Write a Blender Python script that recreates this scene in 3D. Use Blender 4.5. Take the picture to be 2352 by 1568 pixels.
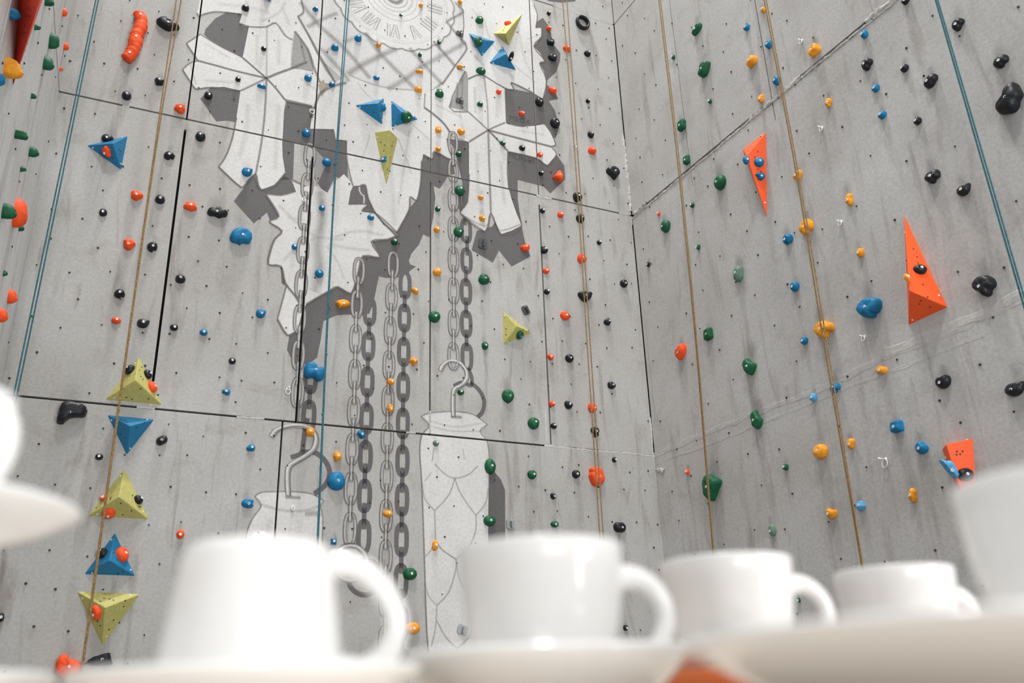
import bpy, bmesh, math, random
from mathutils import Vector, Matrix
from mathutils.geometry import tessellate_polygon, intersect_ray_tri

# ------------------------------------------------------------------ camera, light, exposure
for o in list(bpy.data.objects):
    bpy.data.objects.remove(o)
scn = bpy.context.scene
COL = scn.collection
random.seed(7)
EYE = 1.45                                   # camera height above the gym floor
F, CX, CY = 2045.67, 1176.0, 784.0           # focal length and centre for 2352 x 1568
yaw, pit, rol = (math.radians(a) for a in (25.2223, 22.1990, -1.9386))
CAM = Vector((-4.4302, -6.5, EYE))
FW = Vector((math.sin(yaw)*math.cos(pit), math.cos(yaw)*math.cos(pit), math.sin(pit)))
_rt = Vector((math.cos(yaw), -math.sin(yaw), 0)); _up = _rt.cross(FW)
RT = _rt*math.cos(rol) + _up*math.sin(rol)
UP = -_rt*math.sin(rol) + _up*math.cos(rol)
cd = bpy.data.cameras.new('camera'); cam = bpy.data.objects.new('camera', cd); COL.objects.link(cam)
cam.matrix_basis = Matrix(((RT.x, UP.x, -FW.x, CAM.x), (RT.y, UP.y, -FW.y, CAM.y), (RT.z, UP.z, -FW.z, CAM.z), (0, 0, 0, 1)))
cd.sensor_width = 36.0; cd.lens = 36.0*F/2352; cd.clip_start = 0.02; cd.clip_end = 100
cd.dof.use_dof = True; cd.dof.focus_distance = 7.2; cd.dof.aperture_fstop = 4.6
scn.camera = cam
vs = scn.view_settings
vs.view_transform = 'Standard'; vs.look = 'None'; vs.gamma = 1; vs.use_curve_mapping = False
vs.exposure = 0.06
w = bpy.data.worlds.new('hall_light'); scn.world = w; w.use_nodes = True
w.node_tree.nodes['Background'].inputs[0].default_value = (0.93, 0.96, 1.0, 1)
w.node_tree.nodes['Background'].inputs[1].default_value = 0.66

def area(name, loc, target, sx, sy, power, col=(1, 1, 1)):
    l = bpy.data.lights.new(name, 'AREA'); l.shape = 'RECTANGLE'; l.size = sx; l.size_y = sy
    l.energy = power; l.color = col
    o = bpy.data.objects.new(name, l); COL.objects.link(o); o.location = loc
    o.rotation_euler = (Vector(target)-Vector(loc)).to_track_quat('-Z', 'Y').to_euler()
    return o
area('ceiling_lamp_field', (-2.6, -2.4, 21.0), (-2.4, -0.8, 3), 1.7, 1.1, 1900, (1.0, 0.985, 0.96))
area('ceiling_lamp_field', (-5.0, -8.5, 20.0), (-1.0, -1.5, 3), 1.8, 1.2, 1150, (1.0, 0.97, 0.93))
area('hall_window_and_fill', (-7.0, -25.0, 7.0), (-1.8, -0.6, 2.6), 10.0, 6.0, 800, (1.0, 1.0, 0.985))  # added fill far behind the camera to brighten the walls, no known window
area('hall_window_and_fill', (-0.2, -11.6, 2.35), (-4.6, -4.0, 2.0), 2.3, 4.4, 380, (0.97, 0.99, 1.0))

# ------------------------------------------------------------------ helpers
def ray(px, py):
    return (FW*F + RT*(px-CX) - UP*(py-CY))
class Wall:
    def __init__(s, O, n):
        s.O = Vector(O); s.n = Vector(n).normalized(); s.u = Vector((-s.n.y, s.n.x, 0)); s.z = Vector((0, 0, 1))
        s.rot = Matrix((s.u, s.z, s.n)).transposed()
    def hit(s, px, py, off=0.0):               # survey point of the photograph -> metres on this wall
        d = ray(px, py); t = (off - (CAM-s.O).dot(s.n))/d.dot(s.n)
        X = CAM + d*t; return ((X-s.O).dot(s.u), X.z)
    def pt(s, u, z, off=0.0):
        return s.O + s.u*u + s.n*off + Vector((0, 0, z))
    def scale(s, px, py):
        d = ray(px, py); t = -(CAM-s.O).dot(s.n)/d.dot(s.n); return t      # metres per pixel facing the eye
AR = math.radians(2.3446)
WM = Wall((0, 0, 0), (0, -1, 0))
WR = Wall((0, 0, 0), (-math.cos(AR), -math.sin(AR), 0))
ULC = -5.146
AL = math.radians(-1.46)
WL = Wall((ULC, 0, 0), (math.cos(AL), math.sin(AL), 0))
ZA, ZB, ZC = 6.888+EYE, 4.478+EYE, 2.0217+EYE
ZTOP = 10.2

def tag(o, label=None, cat=None, group=None, kind=None):
    if label: o['label'] = label
    if cat: o['category'] = cat
    if group: o['group'] = group
    if kind: o['kind'] = kind
    return o
def obj(name, verts, faces, mat, parent=None, smooth=False, M=None):
    me = bpy.data.meshes.new(name); me.from_pydata([tuple(v) for v in verts], [], faces); me.update()
    if mat: me.materials.append(mat)
    if smooth:
        me.polygons.foreach_set('use_smooth', [True]*len(me.polygons))
    o = bpy.data.objects.new(name, me); COL.objects.link(o)
    place(o, M, parent)
    return o
def wm(o):
    return (wm(o.parent) @ o.matrix_basis) if o.parent else o.matrix_basis.copy()
def place(o, M=None, parent=None):             # M is a world matrix; without it the mesh is in its parent's own frame
    if parent is not None:
        o.parent = parent
        if M is not None: o.matrix_basis = wm(parent).inverted() @ M
    elif M is not None: o.matrix_basis = M
def empty(name, M):
    o = bpy.data.objects.new(name, None); o.empty_display_size = 0.05; COL.objects.link(o); o.matrix_basis = M; return o
def frame(origin, rot):
    return Matrix.Translation(origin) @ rot.to_4x4()
BOXF = [(0, 3, 2, 1), (4, 5, 6, 7), (0, 1, 5, 4), (1, 2, 6, 5), (2, 3, 7, 6), (3, 0, 4, 7)]
def box_v(x0, x1, y0, y1, z0, z1):
    return [(x0, y0, z0), (x1, y0, z0), (x1, y1, z0), (x0, y1, z0), (x0, y0, z1), (x1, y0, z1), (x1, y1, z1), (x0, y1, z1)]
def slab(name, W, u0, u1, z0, z1, n0, n1, mat, parent=None):   # a box on a wall: u, height, distance from face
    return obj(name, box_v(u0, u1, z0, z1, n0, n1), BOXF, mat, parent, M=frame(W.O, W.rot))
def tube(pts, rad, seg=8, cap=True):
    V, Fc = [], []
    n = len(pts); pts = [Vector(p) for p in pts]
    ref = None
    for i, p in enumerate(pts):
        t = (pts[min(i+1, n-1)]-pts[max(i-1, 0)]).normalized()
        if ref is None:
            ref = t.orthogonal().normalized()
        ref = (ref - t*ref.dot(t)).normalized(); b = t.cross(ref)
        r = rad[i] if isinstance(rad, (list, tuple)) else rad
        r1, r2 = r if isinstance(r, (list, tuple)) else (r, r)
        for k in range(seg):
            a = 2*math.pi*k/seg
            V.append(p + ref*math.cos(a)*r1 + b*math.sin(a)*r2)
    for i in range(n-1):
        for k in range(seg):
            a, c = i*seg+k, i*seg+(k+1) % seg
            Fc.append((a, c, c+seg, a+seg))
    if cap:
        Fc.append(tuple(reversed(range(seg)))); Fc.append(tuple(range((n-1)*seg, n*seg)))
    return V, Fc
def lathe(prof, seg=48):
    V, Fc = [], []
    for r, z in prof:
        for k in range(seg):
            a = 2*math.pi*k/seg; V.append((r*math.cos(a), r*math.sin(a), z))
    for i in range(len(prof)-1):
        for k in range(seg):
            a, c = i*seg+k, i*seg+(k+1) % seg
            Fc.append((a, c, c+seg, a+seg))
    Fc.append(tuple(reversed(range(seg)))); Fc.append(tuple(range((len(prof)-1)*seg, len(prof)*seg)))
    return V, Fc
def catmull(P, n=6, closed=False):
    P = [tuple(p) for p in P]; out = []; L = len(P)
    rng = range(L) if closed else range(L-1)
    for i in rng:
        g = (lambda k: P[k % L]) if closed else (lambda k: P[max(0, min(L-1, k))])
        a, b, c, d = g(i-1), g(i), g(i+1), g(i+2)
        for k in range(n):
            t = k/n
            out.append(tuple(0.5*((2*b[j]) + (c[j]-a[j])*t + (2*a[j]-5*b[j]+4*c[j]-d[j])*t*t + (3*b[j]-a[j]-3*c[j]+d[j])*t**3) for j in range(len(b))))
    if not closed: out.append(P[-1])
    return out

# ------------------------------------------------------------------ materials
def s2l(c):
    return tuple(((x/255)/12.92 if x/255 <= 0.04045 else ((x/255+0.055)/1.055)**2.4) for x in c)
def newmat(name):
    m = bpy.data.materials.new(name); m.use_nodes = True; nt = m.node_tree
    return m, nt, nt.nodes['Principled BSDF']
def N(nt, typ, **kw):
    n = nt.nodes.new(typ)
    for k, v in kw.items():
        if k in n.inputs.keys(): n.inputs[k].default_value = v
        else: setattr(n, k, v)
    return n
def ramp(nt, src, a, b, c0=(0, 0, 0, 1), c1=(1, 1, 1, 1)):
    r = nt.nodes.new('ShaderNodeValToRGB'); e = r.color_ramp.elements
    e[0].position = a; e[1].position = b; e[0].color = c0; e[1].color = c1
    nt.links.new(src, r.inputs[0]); return r.outputs[0]
def mixc(nt, f, a, b, mode='MIX'):
    m = nt.nodes.new('ShaderNodeMix'); m.data_type = 'RGBA'; m.blend_type = mode
    for v, i in ((f, 0), (a, 6), (b, 7)):
        if hasattr(v, 'links'): nt.links.new(v, m.inputs[i])
        else: m.inputs[i].default_value = v if i == 0 or len(v) == 4 else (*v, 1)
    return m.outputs[2]
def wall_like(name, col, dirt=1.0, rough=0.75, alpha=False, grime=(0.20, 0.17, 0.155)):
    m, nt, bs = newmat(name); L = nt.links.new
    g = N(nt, 'ShaderNodeNewGeometry')
    big = N(nt, 'ShaderNodeTexNoise', Scale=0.9, Detail=5.0, Roughness=0.62); L(g.outputs['Position'], big.inputs['Vector'])
    mp = N(nt, 'ShaderNodeMapping'); mp.inputs['Scale'].default_value = (5.5, 5.5, 0.75); L(g.outputs['Position'], mp.inputs[0])
    st = N(nt, 'ShaderNodeTexNoise', Scale=1.6, Detail=6.0, Roughness=0.6, Distortion=0.6); L(mp.outputs[0], st.inputs['Vector'])
    fine = N(nt, 'ShaderNodeTexNoise', Scale=46.0, Detail=3.0, Roughness=0.6); L(g.outputs['Position'], fine.inputs['Vector'])
    mid = N(nt, 'ShaderNodeTexNoise', Scale=4.2, Detail=5.0, Roughness=0.6, Distortion=0.4); L(g.outputs['Position'], mid.inputs['Vector'])
    c = mixc(nt, ramp(nt, big.outputs[0], 0.35, 0.68), tuple(x*v for x, v in zip(col, (0.86, 0.845, 0.83))), tuple(x*1.06 for x in col))
    ml = N(nt, 'ShaderNodeMath', operation='MULTIPLY'); L(ramp(nt, st.outputs[0], 0.55, 0.80), ml.inputs[0]); ml.inputs[1].default_value = 0.66*dirt
    c = mixc(nt, ml.outputs[0], c, grime)
    ml2 = N(nt, 'ShaderNodeMath', operation='MULTIPLY'); L(ramp(nt, mid.outputs[0], 0.56, 0.82), ml2.inputs[0]); ml2.inputs[1].default_value = 0.32*dirt
    c = mixc(nt, ml2.outputs[0], c, grime)
    c = mixc(nt, 1.0, c, ramp(nt, fine.outputs[0], 0.25, 0.75, (0.88, 0.88, 0.88, 1), (1.1, 1.1, 1.1, 1)), 'MULTIPLY')
    L(c, bs.inputs['Base Color']); bs.inputs['Roughness'].default_value = rough
    bs.inputs['Specular IOR Level'].default_value = 0.25
    if not alpha:
        bp = N(nt, 'ShaderNodeBump', Strength=0.12, Distance=0.01); L(fine.outputs[0], bp.inputs['Height']); L(bp.outputs[0], bs.inputs['Normal'])
    else:                                       # airbrushed paint: coverage stored on the stroke itself
        at = N(nt, 'ShaderNodeAttribute', attribute_name='cover'); tr = N(nt, 'ShaderNodeBsdfTransparent'); mx = N(nt, 'ShaderNodeMixShader')
        L(at.outputs['Fac'], mx.inputs[0]); L(tr.outputs[0], mx.inputs[1]); L(bs.outputs[0], mx.inputs[2])
        L(mx.outputs[0], nt.nodes['Material Output'].inputs['Surface'])
    return m
def plain(name, col, rough=0.5, metal=0.0, var=0.12, scale=30, bump=0.0, spec=0.5):
    m, nt, bs = newmat(name); L = nt.links.new
    tc = N(nt, 'ShaderNodeTexCoord'); nz = N(nt, 'ShaderNodeTexNoise', Scale=float(scale), Detail=4.0); L(tc.outputs['Object'], nz.inputs['Vector'])
    c = mixc(nt, ramp(nt, nz.outputs[0], 0.3, 0.72), tuple(x*(1-var) for x in col), tuple(min(1, x*(1+var)) for x in col))
    L(c, bs.inputs['Base Color']); bs.inputs['Roughness'].default_value = rough; bs.inputs['Metallic'].default_value = metal
    bs.inputs['Specular IOR Level'].default_value = spec
    if bump:
        bp = N(nt, 'ShaderNodeBump', Strength=bump, Distance=0.004); L(nz.outputs[0], bp.inputs['Height']); L(bp.outputs[0], bs.inputs['Normal'])
    return m
M_WALL = wall_like('grey_wall_coating', (0.445, 0.440, 0.424), dirt=1.35)
M_WALLR = wall_like('grey_wall_coating_right_lit', (0.515, 0.512, 0.503), dirt=0.95)  # right-wall copy of the coating, lightened to stand in for missing light
M_WALLL = wall_like('grey_wall_coating_streaked_lit', (0.60, 0.60, 0.59), dirt=1.1)  # streaked left-wall copy, colour lifted in place of light it lacks
M_PLAST = wall_like('joint_plaster', (0.55, 0.545, 0.53), dirt=0.9)
M_GAP = plain('dark_joint', (0.008, 0.008, 0.009), 0.95, spec=0.1)
M_WHITE = wall_like('mural_white_paint', (0.645, 0.643, 0.635), dirt=0.25, grime=(0.42, 0.41, 0.40))
M_SHADE = wall_like('mural_dark_grey_paint', (0.135, 0.128, 0.132), dirt=0.2, grime=(0.10, 0.09, 0.09))
M_MID = wall_like('mural_mid_grey_paint', (0.31, 0.305, 0.305), dirt=0.3)
M_LITE = wall_like('mural_light_grey_paint', (0.615, 0.612, 0.61), dirt=0.3)
M_STROKE = wall_like('mural_airbrush_grey', (0.17, 0.155, 0.15), dirt=0.2, alpha=True)
M_GLOW = wall_like('mural_airbrush_white', (0.78, 0.775, 0.77), dirt=0.1, alpha=True)
M_HOLE = plain('bolt_hole_dark', (0.045, 0.03, 0.026), 0.8)
M_STEEL = plain('zinc_steel', (0.86, 0.86, 0.85), 0.35, 0.45, 0.05)
M_IRON = plain('grey_cast_plate', (0.10, 0.105, 0.11), 0.45, 0.4, 0.2)
HC = {'black': ((0.012, 0.014, 0.017), 0.42), 'blue': ((0.006, 0.17, 0.36), 0.55), 'green': ((0.007, 0.10, 0.042), 0.55),
      'orange': ((1.0, 0.095, 0.02), 0.6), 'yellow': ((0.86, 0.33, 0.022), 0.6), 'sage': ((0.13, 0.22, 0.16), 0.6), 'sky': ((0.10, 0.36, 0.62), 0.6)}
M_HOLD = {k: plain('hold_resin_'+k, c, r, 0, 0.22, 34, 0.8, 0.3) for k, (c, r) in HC.items()}
M_VOL = {'blue': plain('volume_blue', (0.006, 0.17, 0.35), 0.5, 0, 0.08, 60, 0.3), 'olive': plain('volume_olive_yellow', (0.46, 0.43, 0.135), 0.65, 0, 0.10, 40, 0.3),
         'orange': plain('volume_orange', (0.95, 0.105, 0.012), 0.6, 0, 0.06, 60, 0.3), 'red': plain('volume_red', (0.78, 0.05, 0.015), 0.6, 0, 0.08, 60, 0.3)}
M_TEAL = plain('rope_teal', (0.025, 0.13, 0.165), 0.8, 0, 0.45, 90)
M_TAN = plain('rope_tan', (0.27, 0.165, 0.06), 0.8, 0, 0.4, 90)
M_CUP = plain('white_glazed_porcelain', (0.72, 0.712, 0.695), 0.10, 0, 0.01, 10)
M_TERRA = plain('terracotta_glaze', (0.55, 0.13, 0.03), 0.3, 0, 0.1, 20)
M_WOOD = plain('pale_wood_counter', (0.74, 0.65, 0.56), 0.45, 0, 0.12, 8)
M_SCUFF = wall_like('rubber_scuff_marks', (0.13, 0.115, 0.11), dirt=0.2, alpha=True)
M_FLOOR = plain('gym_mat_floor', (0.20, 0.19, 0.185), 0.8, 0, 0.15, 2)
# ------------------------------------------------------------------ the setting: floor and three panelled climbing walls
FLOOR = obj('floor', box_v(-6.6, 1.6, -13.0, 0.4, -0.2, 0.0), BOXF, M_FLOOR); FLOOR['kind'] = 'structure'
def wall_base(name, W, u0, u1):
    o = slab(name, W, u0, u1, 0.0, ZTOP, -0.12, -0.034, M_GAP); o['kind'] = 'structure'; return o
BACK = wall_base('wall_back', WM, ULC-0.12, 0.12)
RIGHT = wall_base('wall_right', WR, 0.0, 6.4)
LEFT = wall_base('wall_left', WL, -5.6, 0.0)
PANELS = {id(WM): [], id(WR): [], id(WL): []}
def panel(W, parent, u0, u1, z0, z1, mat, name='panel', c=0.0022):
    # a coated sheet with a small chamfer round its face
    n0 = -0.034
    V = [(u0, z0, n0), (u1, z0, n0), (u1, z1, n0), (u0, z1, n0), (u0, z0, -c), (u1, z0, -c), (u1, z1, -c), (u0, z1, -c),
         (u0+c, z0+c, 0), (u1-c, z0+c, 0), (u1-c, z1-c, 0), (u0+c, z1-c, 0)]
    Fc = [(3, 2, 1, 0), (8, 9, 10, 11)] + [(i, (i+1) % 4, 4+(i+1) % 4, 4+i) for i in range(4)] + [(4+i, 4+(i+1) % 4, 8+(i+1) % 4, 8+i) for i in range(4)]
    o = obj(name, V, Fc, mat, parent, M=frame(W.O, W.rot)); PANELS[id(W)].append((u0, u1, z0, z1)); return o
def rowp(W, parent, edges, z0, z1, mat, gap, ends=(0.0, 0.0), c=0.0006):
    for i in range(len(edges)-1):
        g = gap if isinstance(gap, (int, float)) else None
        a = (ends[0] if i == 0 else (g if g is not None else gap[i-1])/2)
        b = (ends[1] if i == len(edges)-2 else (g if g is not None else gap[i])/2)
        panel(W, parent, edges[i]+a, edges[i+1]-b, z0, z1, mat, c=c)
GH = 0.0075                                      # half width of the horizontal joints
STRIP = 0.10                                    # flush make-up strip under each horizontal joint
E2 = [ULC, -4.215, -3.185, -2.122, -1.035, 0.0]
rowp(WM, BACK, E2, ZA+GH, ZTOP, M_WALL, 0.010, (0, 0.004))
rowp(WM, BACK, E2, ZB+GH, ZA-GH, M_WALL, [0.012, 0.012, 0.008, 0.012], (0, 0.007))
panel(WM, BACK, ULC, 0.0, ZB-STRIP, ZB-GH, M_WALL, 'make_up_strip', 0.0004)
rowp(WM, BACK, E2, ZC+GH, ZB-STRIP, M_WALL, [0.018, 0.018, 0.013, 0.014], (0, 0.008))
rowp(WM, BACK, [ULC, -3.285, -1.15, 0.0], 0.0, ZC-GH, M_WALL, [0.013, 0.001], (0, 0.0))
ER = [0.0, 0.945, 2.02, 3.07, 4.12, 6.4]
rowp(WR, RIGHT, ER, ZA+GH, ZTOP, M_WALLR, 0.010, (0.004, 0))
rowp(WR, RIGHT, ER, ZB+GH, ZA-GH, M_WALLR, [0.012, 0.012, 0.002, 0.002], (0.007, 0))
rowp(WR, RIGHT, [0.0, 0.945, 2.02, 4.12, 6.4], ZB-0.20, ZB-GH-0.030, M_WALLR, [0.010, 0.012, 0.002], (0.006, 0))
rowp(WR, RIGHT, [0.0, 2.02, 4.12, 6.4], ZC+GH, ZB-0.20, M_WALLR, [0.001, 0.001], (0.006, 0))
rowp(WR, RIGHT, [0.0, 2.02, 4.12, 6.4], 0.0, ZC-GH, M_WALLR, [0.001, 0.001], (0.0, 0))
rowp(WL, LEFT, [-5.6, -2.2, -1.05, 0.0], ZB+0.012, ZTOP, M_WALLL, [0.05, 0.001], (0, 0))
rowp(WL, LEFT, [-5.6, -2.2, 0.0], 0.0, ZB-0.012, M_WALLL, [0.05], (0, 0))

def plaster(W, parent, path, width, thick, seed, step=0.022, mat=None):
    # lumpy line of joint filler lying in and over a joint
    rnd = random.Random(seed); V, Fc = [], []
    P = [path[0]]
    for a, b in zip(path, path[1:]):
        L = math.hypot(b[0]-a[0], b[1]-a[1]); k = max(1, int(L/step))
        P += [(a[0]+(b[0]-a[0])*i/k, a[1]+(b[1]-a[1])*i/k) for i in range(1, k+1)]
    wob = 0.0
    for i, (u, z) in enumerate(P):
        a, b = P[max(0, i-1)], P[min(len(P)-1, i+1)]
        d = Vector((b[0]-a[0], b[1]-a[1])).normalized(); nn = Vector((-d.y, d.x))
        wob = wob*0.8 + rnd.uniform(-1, 1)*width*0.12
        hw = width*rnd.uniform(0.36, 0.60)
        for k, (s, h) in enumerate(((-1, -0.004), (-0.55, rnd.uniform(0.2, 0.9)), (0, rnd.uniform(0.3, 1.0)), (0.55, rnd.uniform(0.1, 0.9)), (1, -0.004))):
            q = Vector((u, z)) + nn*(s*hw+wob); V.append((q.x, q.y, (h*thick if h > 0 else -0.004)))
    for i in range(len(P)-1):
        for k in range(4):
            a = i*5+k; Fc.append((a, a+1, a+6, a+5))
    return obj('joint_filler', V, Fc, mat or M_PLAST, parent, M=frame(W.O, W.rot))
# closed stretches of the joints
plaster(WM, BACK, [(ULC+0.45, ZB), (ULC+0.50, ZB)], 0.018, 0.003, 1)
plaster(WM, BACK, [(-4.30, ZC), (-4.18, ZC)], 0.02, 0.003, 2)
plaster(WM, BACK, [(-3.62, ZC), (-3.42, ZC)], 0.018, 0.003, 3)
plaster(WM, BACK, [(-1.10, ZC), (0.0, ZC)], 0.022, 0.0018, 4)
plaster(WM, BACK, [(-2.32, ZC), (-2.24, ZC)], 0.02, 0.002, 5)
plaster(WM, BACK, [(-1.07, ZC+0.03), (-1.07, ZC+0.33)], 0.02, 0.0015, 6)
plaster(WM, BACK, [(-2.122, ZC+0.01), (-2.122, ZC+0.20)], 0.016, 0.0015, 7)
plaster(WM, BACK, [(-4.215, ZC+0.01), (-4.215, ZC+0.20)], 0.022, 0.002, 8)
plaster(WM, BACK, [(-1.06, ZB-0.003), (-0.90, ZB-0.003)], 0.03, 0.006, 9)
plaster(WM, BACK, [(-0.15, ZB), (-0.03, ZB)], 0.02, 0.004, 10)
plaster(WM, BACK, [(-0.012, ZB+0.05), (-0.012, ZB+0.95)], 0.035, 0.014, 11)
plaster(WM, BACK, [(-0.012, ZC-0.02), (-0.012, ZC+0.36)], 0.022, 0.003, 12)
plaster(WM, BACK, [(-0.75, ZA), (-0.02, ZA)], 0.022, 0.003, 13)
plaster(WR, RIGHT, [(0.0, ZB-0.028), (0.5, ZB-0.022), (1.2, ZB-0.026), (2.0, ZB-0.02), (3.0, ZB-0.024), (4.4, ZB-0.02)], 0.030, 0.009, 14)
plaster(WR, RIGHT, [(1.75, ZB-0.012), (2.35, ZB-0.010)], 0.045, 0.012, 21)
plaster(WR, RIGHT, [(3.0, ZB-0.004), (4.5, ZB-0.004)], 0.06, 0.012, 22)
plaster(WR, RIGHT, [(0.03, ZB+0.005), (0.26, ZB+0.004)], 0.05, 0.016, 15)
plaster(WR, RIGHT, [(0.0, ZC), (0.8, ZC+0.01), (1.9, ZC-0.005), (3.2, ZC+0.005), (5.0, ZC)], 0.075, 0.0022, 16, 0.07, mat=M_WALLR)
plaster(WR, RIGHT, [(0.02, ZC-0.075), (0.9, ZC-0.10), (2.0, ZC-0.09), (3.3, ZC-0.1)], 0.04, 0.0015, 17, 0.08, mat=M_WALLR)
plaster(WR, RIGHT, [(2.6, ZC+0.03), (3.3, ZC+0.03), (4.6, ZC+0.02)], 0.09, 0.004, 23, 0.06)
plaster(WR, RIGHT, [(0.02, ZC-0.14), (0.12, ZC-0.17)], 0.05, 0.012, 24)

# insert holes of the bolt-on grid: thousands across three walls, dark rimmed sockets
def holes(W, parent, u0, u1, z0, z1, du, dz, seed, off=0.0066, jit=0.035):
    rnd = random.Random(seed); V, Fc = [], []
    z = z0+dz/2; row = 0
    while z < z1:
        u = u0+du*(0.30+0.42*(row % 2)); row += 1
        while u < u1:
            if rnd.random() < 0.78:
                cu, cz, r = u+rnd.uniform(-jit, jit), z+rnd.uniform(-jit, jit), rnd.uniform(0.0045, 0.0075)
                b = len(V)
                for k in range(7):
                    a = 2*math.pi*k/7; V.append((cu+r*math.cos(a), cz+r*math.sin(a), off))
                for k in range(7):
                    a = 2*math.pi*k/7; V.append((cu+r*1.25*math.cos(a), cz+r*1.25*math.sin(a), 0.0))
                Fc.append(tuple(range(b, b+7)))
                for k in range(7): Fc.append((b+k, b+7+k, b+7+(k+1) % 7, b+(k+1) % 7))
            u += du
        z += dz
    o = obj('bolt_holes', V, Fc, M_HOLE, parent, M=frame(W.O, W.rot)); o['kind'] = 'stuff'
holes(WM, BACK, ULC, -0.03, 1.2, ZTOP-1, 0.235, 0.225, 1, jit=0.045)
holes(WR, RIGHT, 0.05, 5.0, 1.2, ZTOP-1, 0.34, 0.30, 2, jit=0.07)
holes(WL, LEFT, -5.0, -0.05, 1.2, ZTOP-1, 0.4, 0.4, 3)
# ------------------------------------------------------------------ the mural: a giant carved clock painted flat on the back wall
MURAL = empty('wall_mural', Matrix.Translation((-2.6, 0, EYE)))
tag(MURAL, 'white and grey painted cuckoo clock mural with leaves, chains and pinecone weights', 'mural')
def clip(poly, ax, lim, keep_ge):
    out = []; n = len(poly)
    for i in range(n):
        a, b = poly[i], poly[(i+1) % n]
        ia = a[ax] >= lim if keep_ge else a[ax] <= lim; ib = b[ax] >= lim if keep_ge else b[ax] <= lim
        if ia: out.append(a)
        if ia != ib:
            t = (lim-a[ax])/(b[ax]-a[ax]); out.append(tuple(a[k]+(b[k]-a[k])*t for k in range(len(a))))
    return out
class Paint:
    """Flat paint on the wall sheets: polygons in wall metres, cut away over the open joints."""
    def __init__(s, name, mat, layer, W=WM): s.name, s.mat, s.off, s.W, s.polys = name, mat, 0.0006*layer, W, []
    def conv(s, P): return [s.W.hit(x, y) for x, y in P]
    def area(s, P, smooth=0, px=True):
        if smooth: P = catmull(P, smooth, True)
        Q = s.conv(P) if px else P
        V = [Vector((u, z, 0)) for u, z in Q]
        for t in tessellate_polygon([V]):
            s.polys.append([(Q[i][0], Q[i][1], 1.0) for i in t])
        return s
    def line(s, P, wpx, soft=0.0, smooth=4, closed=False, px=True, cov=1.0, taper=False):
        # painted stroke; soft > 0 gives the airbrushed edge
        Q = s.conv(P) if px else list(P)
        wd = wpx*0.0032 if px else wpx
        if smooth: Q = catmull(Q, smooth, closed)
        if closed: Q = Q+[Q[0]]
        n = len(Q); rows = []
        for i in range(n):
            a = Q[i-1] if i else (Q[-2] if closed else Q[0]); b = Q[i+1] if i < n-1 else (Q[1] if closed else Q[-1])
            d = Vector((b[0]-a[0], b[1]-a[1]));
            d = d.normalized() if d.length > 1e-9 else Vector((1, 0)); m = Vector((-d.y, d.x))
            h = wd/2*(0.25+0.75*math.sin(math.pi*i/(n-1))**0.5 if taper else 1.0); q = Vector(Q[i])
            if soft: row = [(*(q+m*h*(1+soft)), 0.0), (*(q+m*h*(1-soft)*0.6), cov), (*(q-m*h*(1-soft)*0.6), cov), (*(q-m*h*(1+soft)), 0.0)]
            else: row = [(*(q+m*h), cov), (*(q-m*h), cov)]
            rows.append(row)
        for r0, r1 in zip(rows, rows[1:]):
            for k in range(len(r0)-1): s.polys.append([r0[k], r0[k+1], r1[k+1], r1[k]])
        return s
    def build(s, parent=MURAL, kind=None):
        V, Fc, A = [], [], []
        for poly in s.polys:
            us = [p[0] for p in poly]; zs = [p[1] for p in poly]
            for (u0, u1, z0, z1) in PANELS[id(s.W)]:
                if max(us) < u0 or min(us) > u1 or max(zs) < z0 or min(zs) > z1: continue
                q = poly
                if min(us) < u0 or max(us) > u1 or min(zs) < z0 or max(zs) > z1:
                    for ax, lim, ge in ((0, u0+0.0004, True), (0, u1-0.0004, False), (1, z0+0.0002, True), (1, z1-0.0002, False)):
                        q = clip(q, ax, lim, ge)
                        if len(q) < 3: break
                if len(q) < 3: continue
                ar = sum(q[i][0]*q[(i+1) % len(q)][1]-q[(i+1) % len(q)][0]*q[i][1] for i in range(len(q)))
                if abs(ar) < 1e-9: continue
                if ar < 0: q = q[::-1]
                b = len(V); V += [(p[0], p[1], s.off) for p in q]; A += [p[2] for p in q]; Fc.append(tuple(range(b, b+len(q))))
        o = obj(s.name, V, Fc, s.mat, parent, M=frame(s.W.O, s.W.rot))
        at = o.data.attributes.new('cover', 'FLOAT', 'POINT'); at.data.foreach_set('value', A)
        if kind: o['kind'] = kind
        s.polys = []
        return o

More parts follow.
